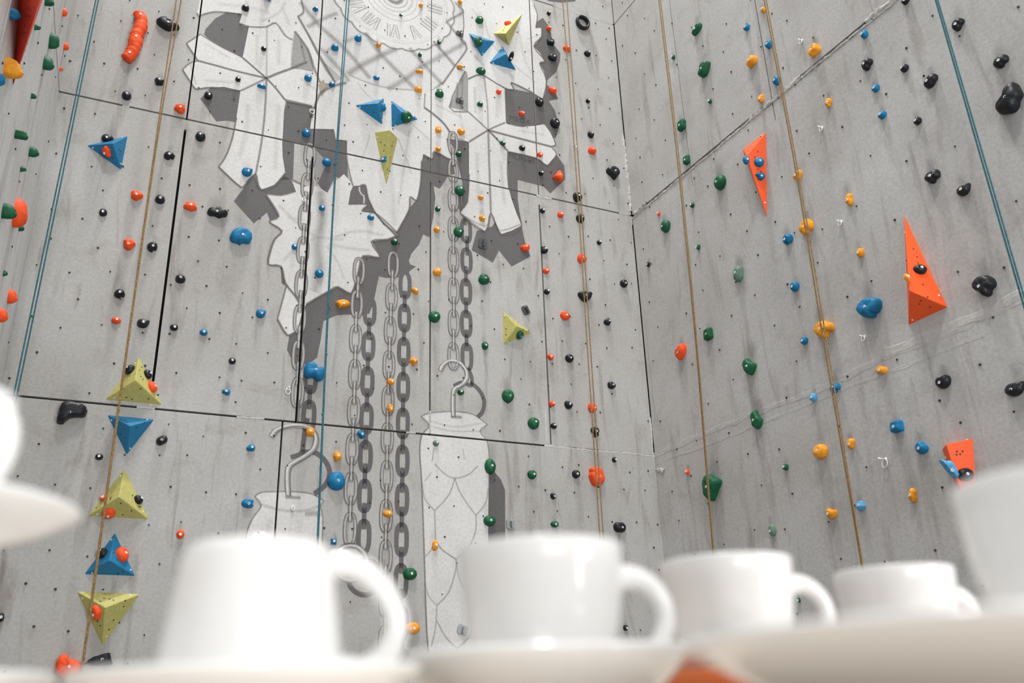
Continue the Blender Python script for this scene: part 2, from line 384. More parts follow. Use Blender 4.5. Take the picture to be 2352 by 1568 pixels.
# --- dark painted shadows
S = Paint('painted_shadow', M_SHADE, 1)
for P in [
 [(472,67),(495,42),(520,29),(558,33),(556,60),(572,62),(567,84),(557,135),(515,114),(489,99),(469,79)],
 [(485,200),(515,198),(555,209),(549,245),(543,281),(522,277),(497,279),(460,227)],
 [(658,233),(724,246),(717,262),(712,296),(767,297),(771,320),(797,323),(796,360),(800,420),(770,405),(752,442),(742,438),(722,410),(722,345),(700,330),(676,328),(673,412),(640,414),(640,300)],
 [(583,400),(596,436),(655,405),(668,412),(680,440),(645,449),(612,446),(642,497),(620,506),(613,488),(583,513),(537,462)],
 [(828,426),(840,426),(850,455),(866,492),(890,515),(915,545),(860,500),(863,489),(831,485),(844,470),(800,469)],
 [(967,352),(998,347),(1040,366),(1045,400),(1030,402),(1022,416),(1010,433),(996,427),(1000,455),(995,500),(986,545),(972,538),(962,562),(945,582),(939,598),(942,607),(955,612),(941,622),(937,632),(935,640),(932,626),(915,632),(919,636),(885,638),(870,634),(857,699),(848,720),(830,724),(798,722),(772,724),(743,737),(737,778),(728,821),(716,831),(688,839),(675,834),(659,803),(665,768),(683,760),(690,700),(757,660),(776,655),(807,665),(834,580),(872,588),(853,550),(905,520),(960,455),(968,400)],
 [(1247,41),(1262,62),(1270,100),(1287,122),(1286,140),(1278,165),(1257,184),(1256,195),(1270,205),(1283,227),(1261,232),(1275,255),(1284,293),(1276,318),(1240,300),(1163,292),(1158,200),(1225,214),(1205,100),(1225,55)],
 [(1164,345),(1231,362),(1258,380),(1277,354),(1296,380),(1298,412),(1264,444),(1248,428),(1189,413),(1189,456),(1198,518),(1205,553),(1218,589),(1175,612),(1146,575),(1132,603),(1083,574),(1095,530),(1130,520),(1160,480)],
 [(1028,318),(1079,326),(1079,450),(1060,488),(1062,420),(1045,345)],
 [(1118,1072),(1132,1080),(1150,1100),(1160,1125),(1161,1340),(1118,1340)],
 [(645,615),(658,640),(655,655),(647,650)],
 [(1240,-8),(1275,-10),(1320,-4),(1322,3),(1290,6),(1262,3)]]:
    S.area(P).build()
# --- lighter shade fields (lattice front, inner gaps)
G = Paint('painted_lattice_front', M_LITE, 2)
G.area([(675,-60),(690,0),(697,28),(684,38),(705,72),(735,135),(790,185),(880,215),(980,215),(1040,170),(1075,112),(1065,90),(1068,20),(1055,-60),(1000,-150),(905,-190),(800,-160),(680,-110)])
G.build()
D = Paint('painted_gap', M_MID, 3)
for P in [[(677,77),(690,95),(706,115),(716,135),(719,163),(693,160),(668,158),(672,120)], [(1068,163),(1074,162),(1075,257),(1032,247)], [(721,340),(752,372),(728,425),(722,400)]]:
    D.area(P).build()
# --- white leaves and boards
Wt = Paint('painted_leaves', M_WHITE, 4)
for P in [
 [(470,-120),(452,-60),(462,-15),(452,30),(458,39),(467,33),(490,28),(530,29),(556,33),(549,54),(575,62),(612,62),(633,53),(655,82),(672,92),(677,72),(690,90),(708,112),(719,140),(720,166),(735,192),(770,192),(745,160),(730,130),(715,100),(700,68),(684,38),(697,28),(690,-30),(660,-110),(600,-90),(560,-140),(520,-95)],
 [(735,215),(760,195),(800,172),(845,190),(890,202),(970,207),(976,215),(974,247),(996,263),(1020,285),(1038,312),(1027,318),(1031,337),(1037,367),(998,348),(993,365),(972,355),(968,372),(966,420),(957,460),(942,450),(940,480),(925,510),(908,540),(884,515),(862,490),(845,455),(839,426),(828,427),(810,427),(800,400),(795,355),(797,323),(771,320),(767,297),(712,296),(716,270),(722,245)],
 [(1062,20),(1052,-40),(1075,-110),(1110,-85),(1150,-130),(1185,-80),(1215,-60),(1205,-20),(1225,10),(1234,35),(1230,64),(1243,64),(1243,85),(1226,107),(1240,122),(1251,140),(1239,146),(1250,165),(1255,195),(1252,215),(1247,227),(1223,213),(1175,190),(1180,205),(1165,205),(1140,192),(1105,172),(1075,182),(1072,165),(1050,160),(1046,150),(1072,112),(1060,95)],
 [(1046,150),(1068,163),(1032,247),(1020,285),(996,263),(974,247),(976,215),(1010,200)],
 [(670,413),(701,428),(729,428),(752,443),(768,418),(790,400),(812,425),(800,469),(844,469),(831,485),(863,490),(884,515),(917,539),(890,550),(853,555),(866,575),(873,591),(834,588),(823,625),(807,674),(776,659),(757,668),(729,684),(703,699),(695,712),(678,678),(655,650),(645,612),(616,607),(618,588),(623,569),(632,548),(647,530),(618,509),(640,497),(622,464),(612,446),(645,448),(679,439)],
 [(658,655),(678,678),(695,712),(683,758),(660,770),(637,733)]]:
    Wt.area(P).build()
S2 = Paint('painted_shadow', M_SHADE, 5)
S2.area([(800,469),(805,440),(811,427),(839,426),(846,455),(862,488),(884,514),(917,540),(880,516),(862,491),(831,485),(844,470)]).build()
Wb = Paint('painted_boards', M_WHITE, 5)
for P in [
 [(428,100),(460,79),(489,97),(515,112),(557,133),(612,180),(540,162),(455,140)],
 [(419,160),(437,145),(455,140),(540,162),(612,180),(552,209),(515,200),(487,201),(452,205),(443,197)],
 [(567,84),(572,60),(600,62),(635,55),(655,82),(672,92),(668,125),(668,158),(612,180),(557,133)],
 [(612,180),(668,158),(693,160),(722,166),(736,192),(735,215),(724,246),(659,233),(650,228)],
 [(552,209),(612,180),(655,230),(652,260),(650,300),(648,330),(649,360),(655,398),(630,425),(600,436),(592,420),(586,400),(570,415),(554,430),(502,383),(518,360),(533,320),(543,270)],
 [(1075,182),(1105,172),(1140,192),(1160,205),(1163,283),(1121,299),(1075,257)],
 [(974,247),(1000,225),(1032,247),(1075,257),(1121,299),(1077,327),(1038,312),(1020,285),(996,263)],
 [(1121,299),(1163,283),(1200,291),(1230,289),(1250,285),(1264,305),(1276,331),(1266,337),(1180,315)],
 [(1121,299),(1180,315),(1266,337),(1278,355),(1257,380),(1231,363),(1166,348)],
 [(1077,327),(1121,299),(1166,348),(1167,400),(1168,430),(1174,455),(1186,490),(1198,518),(1175,530),(1150,538),(1138,510),(1127,487),(1122,510),(1114,532),(1085,510),(1057,490),(1073,465),(1077,410)]]:
    Wb.area(P).build()
Ww = Paint('painted_pinecone_weight', M_WHITE, 4)
Ww.area([(966,957),(985,949),(1010,946),(1040,945),(1085,951),(1119,975),(1108,986),(1102,990),(1112,1000),(1121,1020),(1123,1040),(1123,1100),(1121,1200),(1121,1300),(1124,1400),(1116,1500),(1130,1620),(992,1620),(988,1530),(980,1450),(976,1330),(972,1200),(968,1100),(964,1040),(964,1025),(970,1000),(986,977)]).build()
Ww.area([(585,1140),(604,1130),(635,1127),(670,1129),(716,1134),(744,1151),(735,1162),(741,1185),(738,1244),(755,1330),(760,1520),(560,1520),(552,1330),(566,1227),(580,1190),(600,1161)])
Ww.build()
# --- clock dial on the lattice, drawn as true circles on the wall
cu, cz = WM.hit(905, -8)
rad = abs(WM.hit(905, 108)[1]-cz)
dial = Paint('painted_clock_dial', M_WHITE, 5)
nsc = 22
dial.area([(cu+rad*(1.0+0.035*abs(math.sin(nsc*a/2)))*math.cos(a), cz+rad*(1.0+0.035*abs(math.sin(nsc*a/2)))*math.sin(a)) for a in [2*math.pi*i/176 for i in range(176)]], px=False)
dial.build()
ln = Paint('painted_outlines', M_STROKE, 7)
def circ(r, w_, cov, soft=0.5, sc=0.0):
    ln.line([(cu+r*(1+sc*abs(math.sin(nsc*a/2)))*math.cos(a), cz+r*(1+sc*abs(math.sin(nsc*a/2)))*math.sin(a)) for a in [2*math.pi*i/132 for i in range(133)]], w_, soft, 0, px=False, cov=cov)
circ(rad*1.0, 0.016, 0.45, 0.6, 0.035); circ(rad*0.90, 0.008, 0.16); circ(rad*0.86, 0.005, 0.14)
circ(rad*0.47, 0.007, 0.3); circ(rad*0.38, 0.006, 0.28); circ(rad*0.30, 0.02, 0.16); circ(rad*0.22, 0.012, 0.3); circ(rad*0.12, 0.04, 0.6, 0.7)
GLYPH = {'I': [((0, 0), (0, 1))], 'V': [((-0.5, 1), (0, 0)), ((0, 0), (0.5, 1))], 'X': [((-0.5, 1), (0.5, 0)), ((-0.5, 0), (0.5, 1))]}
WDT = {'I': 0.42, 'V': 0.95, 'X': 0.95}
hi = Paint('painted_numeral_highlight', M_GLOW, 8)
for h, s_ in enumerate(['XII', 'I', 'II', 'III', 'IIII', 'V', 'VI', 'VII', 'VIII', 'IX', 'X', 'XI']):
    ang = math.pi/2-h*math.pi/6; er = Vector((math.cos(ang), math.sin(ang))); et = Vector((math.sin(ang), -math.cos(ang)))
    tot = sum(WDT[c] for c in s_); xx = -tot/2; sz = rad*0.155
    for c in s_:
        m = xx+WDT[c]/2; xx += WDT[c]
        for (a, b) in GLYPH[c]:
            q = [Vector((cu, cz))+er*(rad*0.57+k[1]*rad*0.25)+et*((m+k[0]*0.75)*sz) for k in (a, b)]
            d = (q[1]-q[0]).normalized(); nn = Vector((-d.y, d.x))*0.012
            ln.line([tuple(q[0]-nn), tuple(q[1]-nn)], 0.011, 0.7, 0, px=False, cov=0.34)
            ln.line([tuple(q[0]+nn), tuple(q[1]+nn)], 0.009, 0.7, 0, px=False, cov=0.24)
            hi.line([tuple(q[0]), tuple(q[1])], 0.012, 0.4, 0, px=False, cov=0.9)
# lattice straps
for P, w_, c_ in [([(690,5),(735,60),(790,110),(850,180)], 9, 0.42), ([(735,110),(790,170),(800,188)], 9, 0.35), ([(838,75),(880,130),(958,208)], 10, 0.42), ([(940,110),(980,155),(1015,193)], 9, 0.42),
              ([(995,95),(1025,128),(1045,152)], 7, 0.6), ([(1025,50),(1050,80),(1070,100)], 6, 0.55), ([(1045,5),(1065,27)], 5, 0.5),
              ([(705,62),(745,42),(775,30)], 8, 0.4), ([(790,97),(820,85)], 8, 0.3), ([(800,170),(830,150),(880,125),(910,112)], 11, 0.42), ([(890,205),(930,182),(975,150),(1020,125),(1070,98)], 10, 0.38),
              ([(1025,50),(1065,28)], 6, 0.55), ([(770,105),(745,120)], 6, 0.3)]:
    ln.line(P, w_*1.35, 0.8, 3, cov=c_*0.85)
# carved edges of leaves and boards
for P, w_, c_ in [
 ([(460,79),(489,97),(515,112),(557,133),(585,157),(612,180)], 3, .6), ([(455,140),(500,152),(540,163),(612,180)], 4, .8), ([(612,180),(582,195),(552,209)], 4, .55), ([(612,180),(640,168),(668,158),(705,142)], 5, .75),
 ([(612,180),(635,205),(655,230)], 4, .75), ([(612,180),(613,60)], 4, .25), ([(612,182),(608,260),(600,330),(590,385),(587,400)], 4, .55), ([(557,133),(612,180)], 4, .5), ([(655,230),(690,238),(724,246)], 5, .7),
 ([(428,100),(460,79)], 3, .7), ([(428,100),(455,140)], 3, .7), ([(419,160),(443,197),(452,205),(487,201),(552,209)], 3, .7), ([(419,160),(437,145),(455,140)], 3, .6), ([(437,147),(450,195)], 3, .2),
 ([(502,383),(553,430),(570,415),(587,400),(592,420),(600,436),(630,427),(655,398)], 3.5, .75), ([(502,383),(518,360),(533,320),(543,270)], 3, .7), ([(586,400),(590,425),(600,436)], 3, .5),
 ([(452,30),(458,39),(467,33),(500,27),(556,33)], 3, .6), ([(549,54),(575,62),(612,62),(633,53),(655,82),(672,92)], 4, .6), ([(684,38),(697,28),(692,0)], 4, .6), ([(684,38),(715,92),(735,130),(770,190)], 5, .7), ([(677,72),(706,112),(719,150),(735,190)], 5, .6),
 ([(735,215),(760,200),(795,190)], 6, .6), ([(716,270),(722,245),(735,215)], 5, .6), ([(800,172),(845,190),(890,202),(960,208)], 4, .3), ([(974,247),(996,263),(1020,285),(1038,312)], 5, .8), ([(976,215),(974,247)], 3, .5),
 ([(1121,299),(1098,278),(1075,257)], 4, .6), ([(1121,299),(1140,290),(1160,282)], 4, .6), ([(1121,299),(1098,313),(1077,326)], 4, .7), ([(1121,299),(1180,315),(1266,337)], 5, .8), ([(1121,299),(1143,322),(1166,347)], 5, .8), ([(1121,299),(1124,400),(1127,487)], 5, .5), ([(1121,299),(1119,240),(1112,178)], 4, .35),
 ([(1075,182),(1105,172),(1140,192),(1165,205),(1180,205),(1175,190),(1223,213)], 4, .8), ([(1160,205),(1163,283)], 3, .7), ([(1163,283),(1200,291),(1250,285),(1276,331),(1266,337),(1278,355),(1257,380),(1231,363),(1166,348)], 3, .75),
 ([(1166,348),(1168,430),(1198,518),(1150,538),(1127,487),(1114,532),(1057,490),(1073,465),(1077,400)], 3.5, .75), ([(1060,492),(1114,520),(1127,490)], 3, .35), ([(1136,510),(1150,530),(1196,515)], 3, .35),
 ([(1060,95),(1072,112),(1046,150),(1015,195)], 4, .65), ([(1062,20),(1065,60),(1060,95)], 3, .6), ([(1230,64),(1243,64),(1243,85),(1226,107),(1251,140),(1239,146),(1255,185),(1247,227)], 3.5, .75), ([(1225,10),(1234,35),(1230,64)], 3, .6), ([(1068,163),(1032,247),(1075,257)], 4, .6),
 ([(795,323),(797,370),(810,427)], 3.5, .6), ([(828,427),(839,426),(845,455),(862,490),(884,515),(908,540)], 4, .8), ([(908,540),(925,510),(940,480),(942,452),(957,460),(966,420),(968,370)], 3.5, .75), ([(972,355),(993,365),(998,348),(1037,367),(1030,337),(1027,318)], 4, .75),
 ([(670,413),(701,428)], 4, .8), ([(679,439),(645,448),(612,446),(622,464),(640,497),(618,509),(647,530),(632,548),(623,569),(616,607),(645,612),(655,650),(678,680),(697,712)], 4, .8),
 ([(703,699),(729,684),(757,668),(776,659),(807,674),(823,625),(834,588),(873,591),(853,555),(890,550),(917,539)], 4, .8), ([(637,733),(660,770),(683,760)], 4, .8), ([(658,655),(637,733)], 3, .6), ([(800,469),(844,469),(831,485),(863,490),(917,539)], 3.5, .7)]:
    ln.line(P, w_*1.3, 0.55, 3, cov=c_)
# airbrushed modelling inside the leaves
for P, w_, c_ in [
 ([(640,470),(690,520),(735,545),(790,550)], 7, .12), ([(650,600),(690,560),(735,545)], 7, .12), ([(880,540),(820,530),(770,545)], 8, .13), ([(850,575),(800,570),(755,560)], 9, .13), ([(790,640),(775,600),(750,565)], 6, .12), ([(735,430),(740,500),(735,560),(725,640)], 16, .14),
 ([(735,440),(740,500),(728,560),(735,600),(730,640),(722,670)], 20, .22), ([(660,500),(700,505)], 6, .1), ([(890,330),(900,420),(905,520)], 14, .10), ([(940,300),(925,400),(915,470)], 6, .12), ([(850,310),(830,370)], 4, .15), ([(915,320),(935,370),(945,400)], 4, .2), ([(820,190),(850,225),(870,235)], 4, .15), ([(940,280),(985,320)], 4, .2), ([(1010,205),(1000,230)], 4, .2),
 ([(570,240),(565,300),(550,360)], 10, .1), ([(640,240),(635,320),(632,390)], 10, .1), ([(640,90),(640,150)], 10, .1), ([(590,80),(590,150)], 8, .1), ([(470,185),(545,190)], 8, .12), ([(470,100),(530,135)], 6, .1), ([(690,180),(730,210)], 8, .1),
 ([(1090,200),(1092,260)], 8, .15), ([(1140,210),(1142,270)], 8, .12), ([(1095,350),(1098,460)], 10, .12), ([(1150,370),(1158,470)], 10, .12), ([(1190,300),(1250,310)], 6, .12), ([(1000,240),(1060,270)], 7, .12),
 ([(1110,40),(1130,100),(1170,150)], 6, .14), ([(1190,60),(1200,120),(1220,170)], 8, .1), ([(1090,130),(1110,150)], 6, .15), ([(1180,150),(1230,190)], 6, .14), ([(1085,20),(1110,60)], 5, .12), ([(1210,90),(1240,80)], 4, .12),
 ([(500,10),(560,15),(620,30)], 10, .1), ([(650,20),(665,60)], 8, .12), ([(600,50),(640,30),(655,5)], 6, .14), ([(690,90),(700,140)], 5, .3), ([(1050,190),(1050,240)], 6, .3), ([(1062,180),(1060,245)], 4, .3)]:
    ln.line(P, w_, 0.9, 3, cov=c_)
# scales of the pinecone weights
for P, w_, c_ in [
 ([(967,957),(985,949),(1040,945),(1085,951),(1119,975)], 3, .6), ([(967,957),(986,977),(968,1000),(964,1040),(968,1100),(972,1200),(976,1330),(980,1450),(988,1530)], 3.5, .65), ([(1119,975),(1102,990),(1118,1012),(1123,1040)], 3, .6), ([(1123,1040),(1122,1200)], 2.5, .5),
 ([(985,965),(1040,980),(1105,972)], 5, .15), ([(986,978),(1040,990),(1102,990)], 4, .2), ([(998,1065),(1020,1087),(1044,1098),(1075,1090),(1097,1070)], 3.5, .4), ([(1044,1098),(1036,1125),(1020,1150),(998,1172)], 3.5, .4), ([(1044,1098),(1055,1128),(1075,1160),(1093,1183)], 3.5, .4), ([(998,1172),(975,1145),(970,1110)], 3.5, .35), ([(1093,1183),(1115,1155),(1121,1120)], 3.5, .4),
 ([(998,1172),(1000,1240)], 3.5, .4), ([(1000,1240),(1015,1262),(1047,1284)], 3.5, .5), ([(1093,1183),(1092,1220),(1075,1258),(1047,1284)], 3.5, .4), ([(1000,1240),(988,1265),(976,1278)], 3, .4), ([(1047,1284),(1046,1310),(1030,1360),(1003,1390)], 3.5, .4), ([(1047,1284),(1055,1330),(1075,1365)], 3.5, .35), ([(976,1340),(985,1370),(1003,1390)], 3, .35), ([(1003,1390),(1000,1440),(990,1485)], 3.5, .35), ([(1003,1425),(1025,1465),(1050,1488)], 3.5, .4), ([(1050,1488),(1075,1465),(1085,1440)], 3.5, .4), ([(1050,1488),(1050,1540)], 3, .3), ([(996,1030),(992,1060)], 3, .4), ([(990,1085),(975,1105)], 4, .25), ([(1063,1030),(1066,1055)], 3, .25),
 ([(585,1140),(604,1130),(670,1129),(716,1134),(744,1151)], 3, .6), ([(585,1140),(600,1161),(580,1190),(566,1227),(556,1300)], 3, .6), ([(744,1151),(735,1162),(741,1185),(740,1244)], 3, .55), ([(600,1158),(650,1172),(700,1172),(735,1160)], 6, .22), ([(700,1180),(725,1178),(735,1185)], 12, .35), ([(620,1190),(610,1240)], 12, .1),
 ([(1035,957),(1060,958)], 7, .6), ([(655,1141),(690,1143)], 7, .5)]:
    ln.line(P, w_, 0.6, 3, cov=c_*0.85)
ln.build(kind='stuff'); hi.build(kind='stuff')
# --- chains and hooks
sh = Paint('painted_chain_shadow', M_SHADE, 2)
ch = Paint('painted_chain', M_MID, 8)
cg = Paint('painted_chain_edge', M_STROKE, 9)
cl = Paint('painted_chain_light', M_GLOW, 10)
def path_uv(P): return [WM.hit(x, y) for x, y in P]
def walk(Q, s0, step):
    out = []; need = s0; run = 0.0
    for a, b in zip(Q, Q[1:]):
        L = math.hypot(b[0]-a[0], b[1]-a[1])
        while need <= run+L:
            t = (need-run)/L; out.append((a[0]+(b[0]-a[0])*t, a[1]+(b[1]-a[1])*t)); need += step
        run += L
    return out
def ovalpts(c, rx, rz, n=18, sq=2.6):
    out = []
    for i in range(n):
        a = 2*math.pi*i/n; ca, sa = math.cos(a), math.sin(a)
        out.append((c[0]+rx*math.copysign(abs(ca)**(2/sq), ca), c[1]+rz*math.copysign(abs(sa)**(2/sq), sa)))
    return out
def chain(P, pitch=0.304, rx=0.039, rz=0.114, shadow=False, s0=0.06, hl=True):
    Q = path_uv(P)
    for c in walk(Q, s0, pitch):
        if shadow: sh.line(ovalpts(c, rx*1.05, rz), 0.036, 0, 0, True, px=False)
        else:
            ch.line(ovalpts(c, rx, rz), 0.021, 0, 0, True, px=False)
            cg.line(ovalpts(c, rx+0.012, rz+0.012), 0.007, 0.4, 0, True, px=False, cov=0.85)
            cg.line(ovalpts(c, rx-0.012, rz-0.012), 0.005, 0.4, 0, True, px=False, cov=0.6)
            cl.line(ovalpts(c, rx+0.002, rz)[5:13], 0.008, 0.7, 0, px=False, cov=0.5)
            cl.line(ovalpts(c, rx+0.002, rz*0.8)[-3:]+ovalpts(c, rx+0.002, rz*0.8)[:3], 0.008, 0.7, 0, px=False, cov=0.55)
    for c in walk(Q, s0+pitch/2, pitch):
        a, b = (c[0], c[1]+0.098), (c[0], c[1]-0.098)
        if shadow: sh.line([a, b], 0.034, 0, 0, px=False)
        else:
            ch.line([a, b], 0.026, 0, 0, px=False); cg.line([(a[0]-0.013, a[1]), (b[0]-0.013, b[1])], 0.006, 0.4, 0, px=False, cov=0.8); cg.line([(a[0]+0.013, a[1]), (b[0]+0.013, b[1])], 0.008, 0.4, 0, px=False, cov=0.8)
            cl.line([(a[0]-0.001, a[1]-0.012), (b[0]-0.001, b[1]+0.012)], 0.010, 0.6, 0, px=False, cov=0.6)
    (sh if shadow else ch).build()
chain([(714,330),(700,480),(690,680),(684,850),(683,975)], s0=0.12)
for P in ([(825,430),(826,440),(831,448),(834,450)], [(834,448),(836,458),(835,468)]):
    cl.line(P, 4.5, 0.5, 3, cov=0.7)
chain([(825,610),(818,720),(815,850),(812,960),(806,1100),(803,1245)], s0=0.05)
chain([(905,560),(898,700),(893,840),(890,950),(888,1100),(886,1200),(884,1480)], s0=0.20)
chain([(1040,322),(1041,440),(1041,570),(1042,700),(1041,825)], s0=0.03)
chain([(715,835),(709,960)], shadow=True, s0=0.12)
chain([(850,690),(846,800),(842,950),(838,1100),(835,1255)], shadow=True, s0=0.10)
chain([(931,625),(928,760),(926,900),(924,1100),(922,1250),(920,1400),(926,1540)], shadow=True, s0=0.12)
chain([(1064,450),(1073,560),(1070,640),(1071,760),(1073,850)], shadow=True, s0=0.05)
def hookline(P, w_, shadow=False):
    if shadow: sh.line(P, w_, 0, 5); sh.build()
    else:
        ch.line(P, w_, 0, 5); ch.build(); Q = P
        cl.line([(x-w_*0.12, y-w_*0.12) for x, y in Q], w_*0.45, 0.7, 5, cov=0.85)
        cg.line([(x+w_*0.48, y+w_*0.15) for x, y in Q], 2.2, 0.5, 5, cov=0.8); cg.line([(x-w_*0.48, y-w_*0.2) for x, y in Q], 1.8, 0.5, 5, cov=0.7)
hookline([(1011,852),(1018,838),(1035,829),(1055,833),(1070,850),(1072,868),(1062,883),(1045,893),(1041,905),(1040,930),(1041,956)], 10)
hookline([(623,1003),(635,988),(660,979),(690,977),(715,985),(726,1005),(722,1028),(705,1045),(680,1060),(664,1072),(660,1095),(662,1138)], 12)
hookline([(1075,845),(1083,865),(1082,885),(1062,878),(1042,886)], 10, True); hookline([(1080,878),(1100,895),(1112,920),(1108,945),(1097,957)], 11, True)
hookline([(707,960),(700,990),(697,1015),(692,1040),(668,1050)], 11, True); hookline([(692,1038),(725,1040),(748,1060),(757,1085),(748,1112),(722,1134)], 12, True)
for (x, y, r, s_) in ((805, 1292, 0.125, False), (838, 1325, 0.125, True)):
    c = WM.hit(x, y)
    if s_: sh.line(ovalpts(c, r, r, 36, 2), 0.036, 0, 0, True, px=False); sh.build()
    else:
        ch.line(ovalpts(c, r, r, 36, 2), 0.03, 0, 0, True, px=False); ch.build(); cl.line(ovalpts(c, r, r, 36, 2), 0.014, 0.6, 0, True, px=False, cov=0.7)
        for k in (-1, 1): cg.line(ovalpts(c, r+k*0.016, r+k*0.016, 36, 2), 0.006, 0.5, 0, True, px=False, cov=0.7)
cg.build(kind='stuff'); cl.build(kind='stuff')
# --- signature lettering on the dark fields
def lettering(txt, px, py, size, lean):
    cu_ = bpy.data.curves.new('painted_lettering', 'FONT'); cu_.body = txt; cu_.size = size; cu_.align_x = 'CENTER'
    o = bpy.data.objects.new('painted_lettering', cu_); COL.objects.link(o)
    dg = bpy.context.evaluated_depsgraph_get(); me = bpy.data.meshes.new_from_object(o.evaluated_get(dg)); bpy.data.objects.remove(o)
    me.materials.clear(); me.materials.append(M_LETTER)
    u, z = WM.hit(px, py); o = bpy.data.objects.new('painted_lettering', me); COL.objects.link(o)
    place(o, frame(WM.pt(u, z, 0.0014), WM.rot) @ Matrix.Rotation(lean, 4, 'Z'), MURAL)
M_LETTER = plain('mural_black_lettering', (0.055, 0.05, 0.052), 0.7)
lettering('MEGX', 1194, 281, 0.085, 0.0)
lettering('MUNER', 1199, 370, 0.085, -0.03)
# worn brown patch where the paint has come off by the joint
wp = Paint('bare_patch', plain('bare_ply', (0.33, 0.29, 0.22), 0.8), 6); wp.area([(731,195),(742,183),(749,196),(741,222),(735,218)]); wp.build()
# ------------------------------------------------------------------ ropes (survey lines: strands as seen, hung clear of the walls)
ROPES = [
 ('teal', WM, 0.30, [[(220,0),(62,760),(0,1060)], [(226,0),(70,760),(7,1060)]], 'teal double rope hanging furthest left, beside the left side wall'),
 ('tan', WM, 0.30, [[(405,0),(350,380),(188,1530)], [(416,0),(353,380),(191,1530)]], 'tan rope hanging over the column of triangular volumes on the left'),
 ('teal', WM, 0.30, [[(796,0),(769,400),(749,780),(729,1235)], [(802,0),(771,400),(751,780),(731,1235)]], 'teal rope hanging down the middle of the clock mural'),
 ('tan', WM, 0.30, [[(1292,0),(1322,380),(1348,780),(1376,1205)], [(1302,0),(1329,380),(1355,780),(1384,1205)]], 'tan double rope on the back wall just left of the corner'),
 ('tan', WR, 0.28, [[(1513,0),(1557,380),(1597,780),(1636,1250)], [(1517,0),(1561,380),(1600,780),(1638,1250)]], 'thin tan rope on the right wall nearest the corner'),
 ('tan', WR, 0.28, [[(1755,0),(1829,400),(1891,780),(1974,1268)], [(1760,0),(1834,400),(1898,780),(1977,1268)]], 'tan double rope hanging across the middle of the right wall'),
 ('teal', WR, 0.28, [[(2149,0),(2264,400),(2348,690)], [(2154,0),(2271,400),(2355,690)]], 'teal rope at the far right of the right wall')]
for col, W, off, strands, lab in ROPES:
    base = W.hit(*strands[0][-1], off); E_ = empty('climbing_rope', Matrix.Translation(W.pt(base[0], 0.0, off)))
    tag(E_, lab, 'rope', 'top ropes hanging in front of the walls')
    for st in strands:
        Q = [W.pt(*W.hit(x, y, off), off) for x, y in st]
        d0 = Q[0]-Q[1]; d1 = Q[-1]-Q[-2]
        top = Q[0]+d0*((ZTOP-0.05-Q[0].z)/d0.z) if d0.z > 0 else Q[0]
        bot = Q[-1]+d1*((0.012-Q[-1].z)/d1.z)
        V, Fc = tube(catmull([top]+Q+[bot], 6), 0.0051, 7)
        obj('rope_strand', V, Fc, M_TEAL if col == 'teal' else M_TAN, E_, True, Matrix.Identity(4))

# ------------------------------------------------------------------ volumes: pyramids bolted to the walls
VOLS = {}
def volume(key, W, col, base, apex, height, label, flat=None):
    B = [W.hit(x, y) for x, y in base]
    cu_, cz_ = sum(b[0] for b in B)/len(B), sum(b[1] for b in B)/len(B)
    au, az = W.hit(apex[0], apex[1], height)
    V = [(b[0]-cu_, b[1]-cz_, 0.0) for b in B]+[(au-cu_, az-cz_, height)]
    ar = sum(V[i][0]*V[(i+1) % 3][1]-V[(i+1) % 3][0]*V[i][1] for i in range(3))
    if ar < 0: V = [V[2], V[1], V[0], V[3]]
    Fc = [(2, 1, 0), (0, 1, 3), (1, 2, 3), (2, 0, 3)]
    M = frame(W.pt(cu_, cz_), W.rot)
    root = empty('wall_volume', M); tag(root, label, 'climbing volume', 'triangular bolt-on volumes')
    o = obj('body', V, Fc, M_VOL[col], root)
    bm = bmesh.new(); bm.from_mesh(o.data)
    bmesh.ops.bevel(bm, geom=[e for e in bm.edges if any(v.co.z > 0.5*height for v in e.verts)] , offset=0.006, segments=2, affect='EDGES', profile=0.5)
    bm.to_mesh(o.data); bm.free()
    # insert holes and fixing screws on the faces
    rnd = random.Random(key); HV, HF = [], []; scr = []
    for f in Fc[1:]:
        a, b, c = (Vector(V[i]) for i in f); nn = (b-a).cross(c-a).normalized(); t = nn.orthogonal().normalized(); bt = nn.cross(t)
        ar = (b-a).cross(c-a).length/2
        for k in range(max(2, int(ar/0.008))):
            x, y = rnd.uniform(0.12, 0.8), rnd.uniform(0.12, 0.8)
            if x+y > 0.9: x, y = 0.9-x*0.8, 0.9-y*0.8
            x, y = max(0.08, x), max(0.08, y)
            p = a+(b-a)*x+(c-a)*y+nn*0.0012; s = len(HV)
            for q in range(6): HV.append(p+t*0.006*math.cos(q*math.pi/3)+bt*0.006*math.sin(q*math.pi/3))
            HF.append(tuple(range(s, s+6)))
        scr.append((a+(b-a)*0.10+(c-a)*0.10+nn*0.001, nn))
    h = obj('bolt_holes', HV, HF, M_HOLE, root); h['kind'] = 'stuff'
    for p, nn in scr:
        vv, ff = lathe([(0.007, -0.001), (0.007, 0.002), (0.004, 0.0035)], 8)
        obj('screw', vv, ff, M_STEEL, root, M=M @ Matrix.Translation(p) @ nn.to_track_quat('Z', 'Y').to_matrix().to_4x4())
    VOLS[key] = [tuple(M @ Vector(V[i]) for i in f) for f in Fc[1:]]
    return root
volume('ul', WM, 'blue', [(200,334),(293,312),(278,390)], (259,329), 0.13, 'blue triangular volume high on the left holding a black and an orange hold')
volume('o1', WM, 'olive', [(242,917),(319,820),(372,929)], (311,873), 0.14, 'olive yellow pyramid volume, topmost of the left column, just above the joint')
volume('b1', WM, 'blue', [(247,953),(354,963),(291,1044)], (299,978), 0.13, 'blue downward pointing volume between two olive volumes, no hold on it')
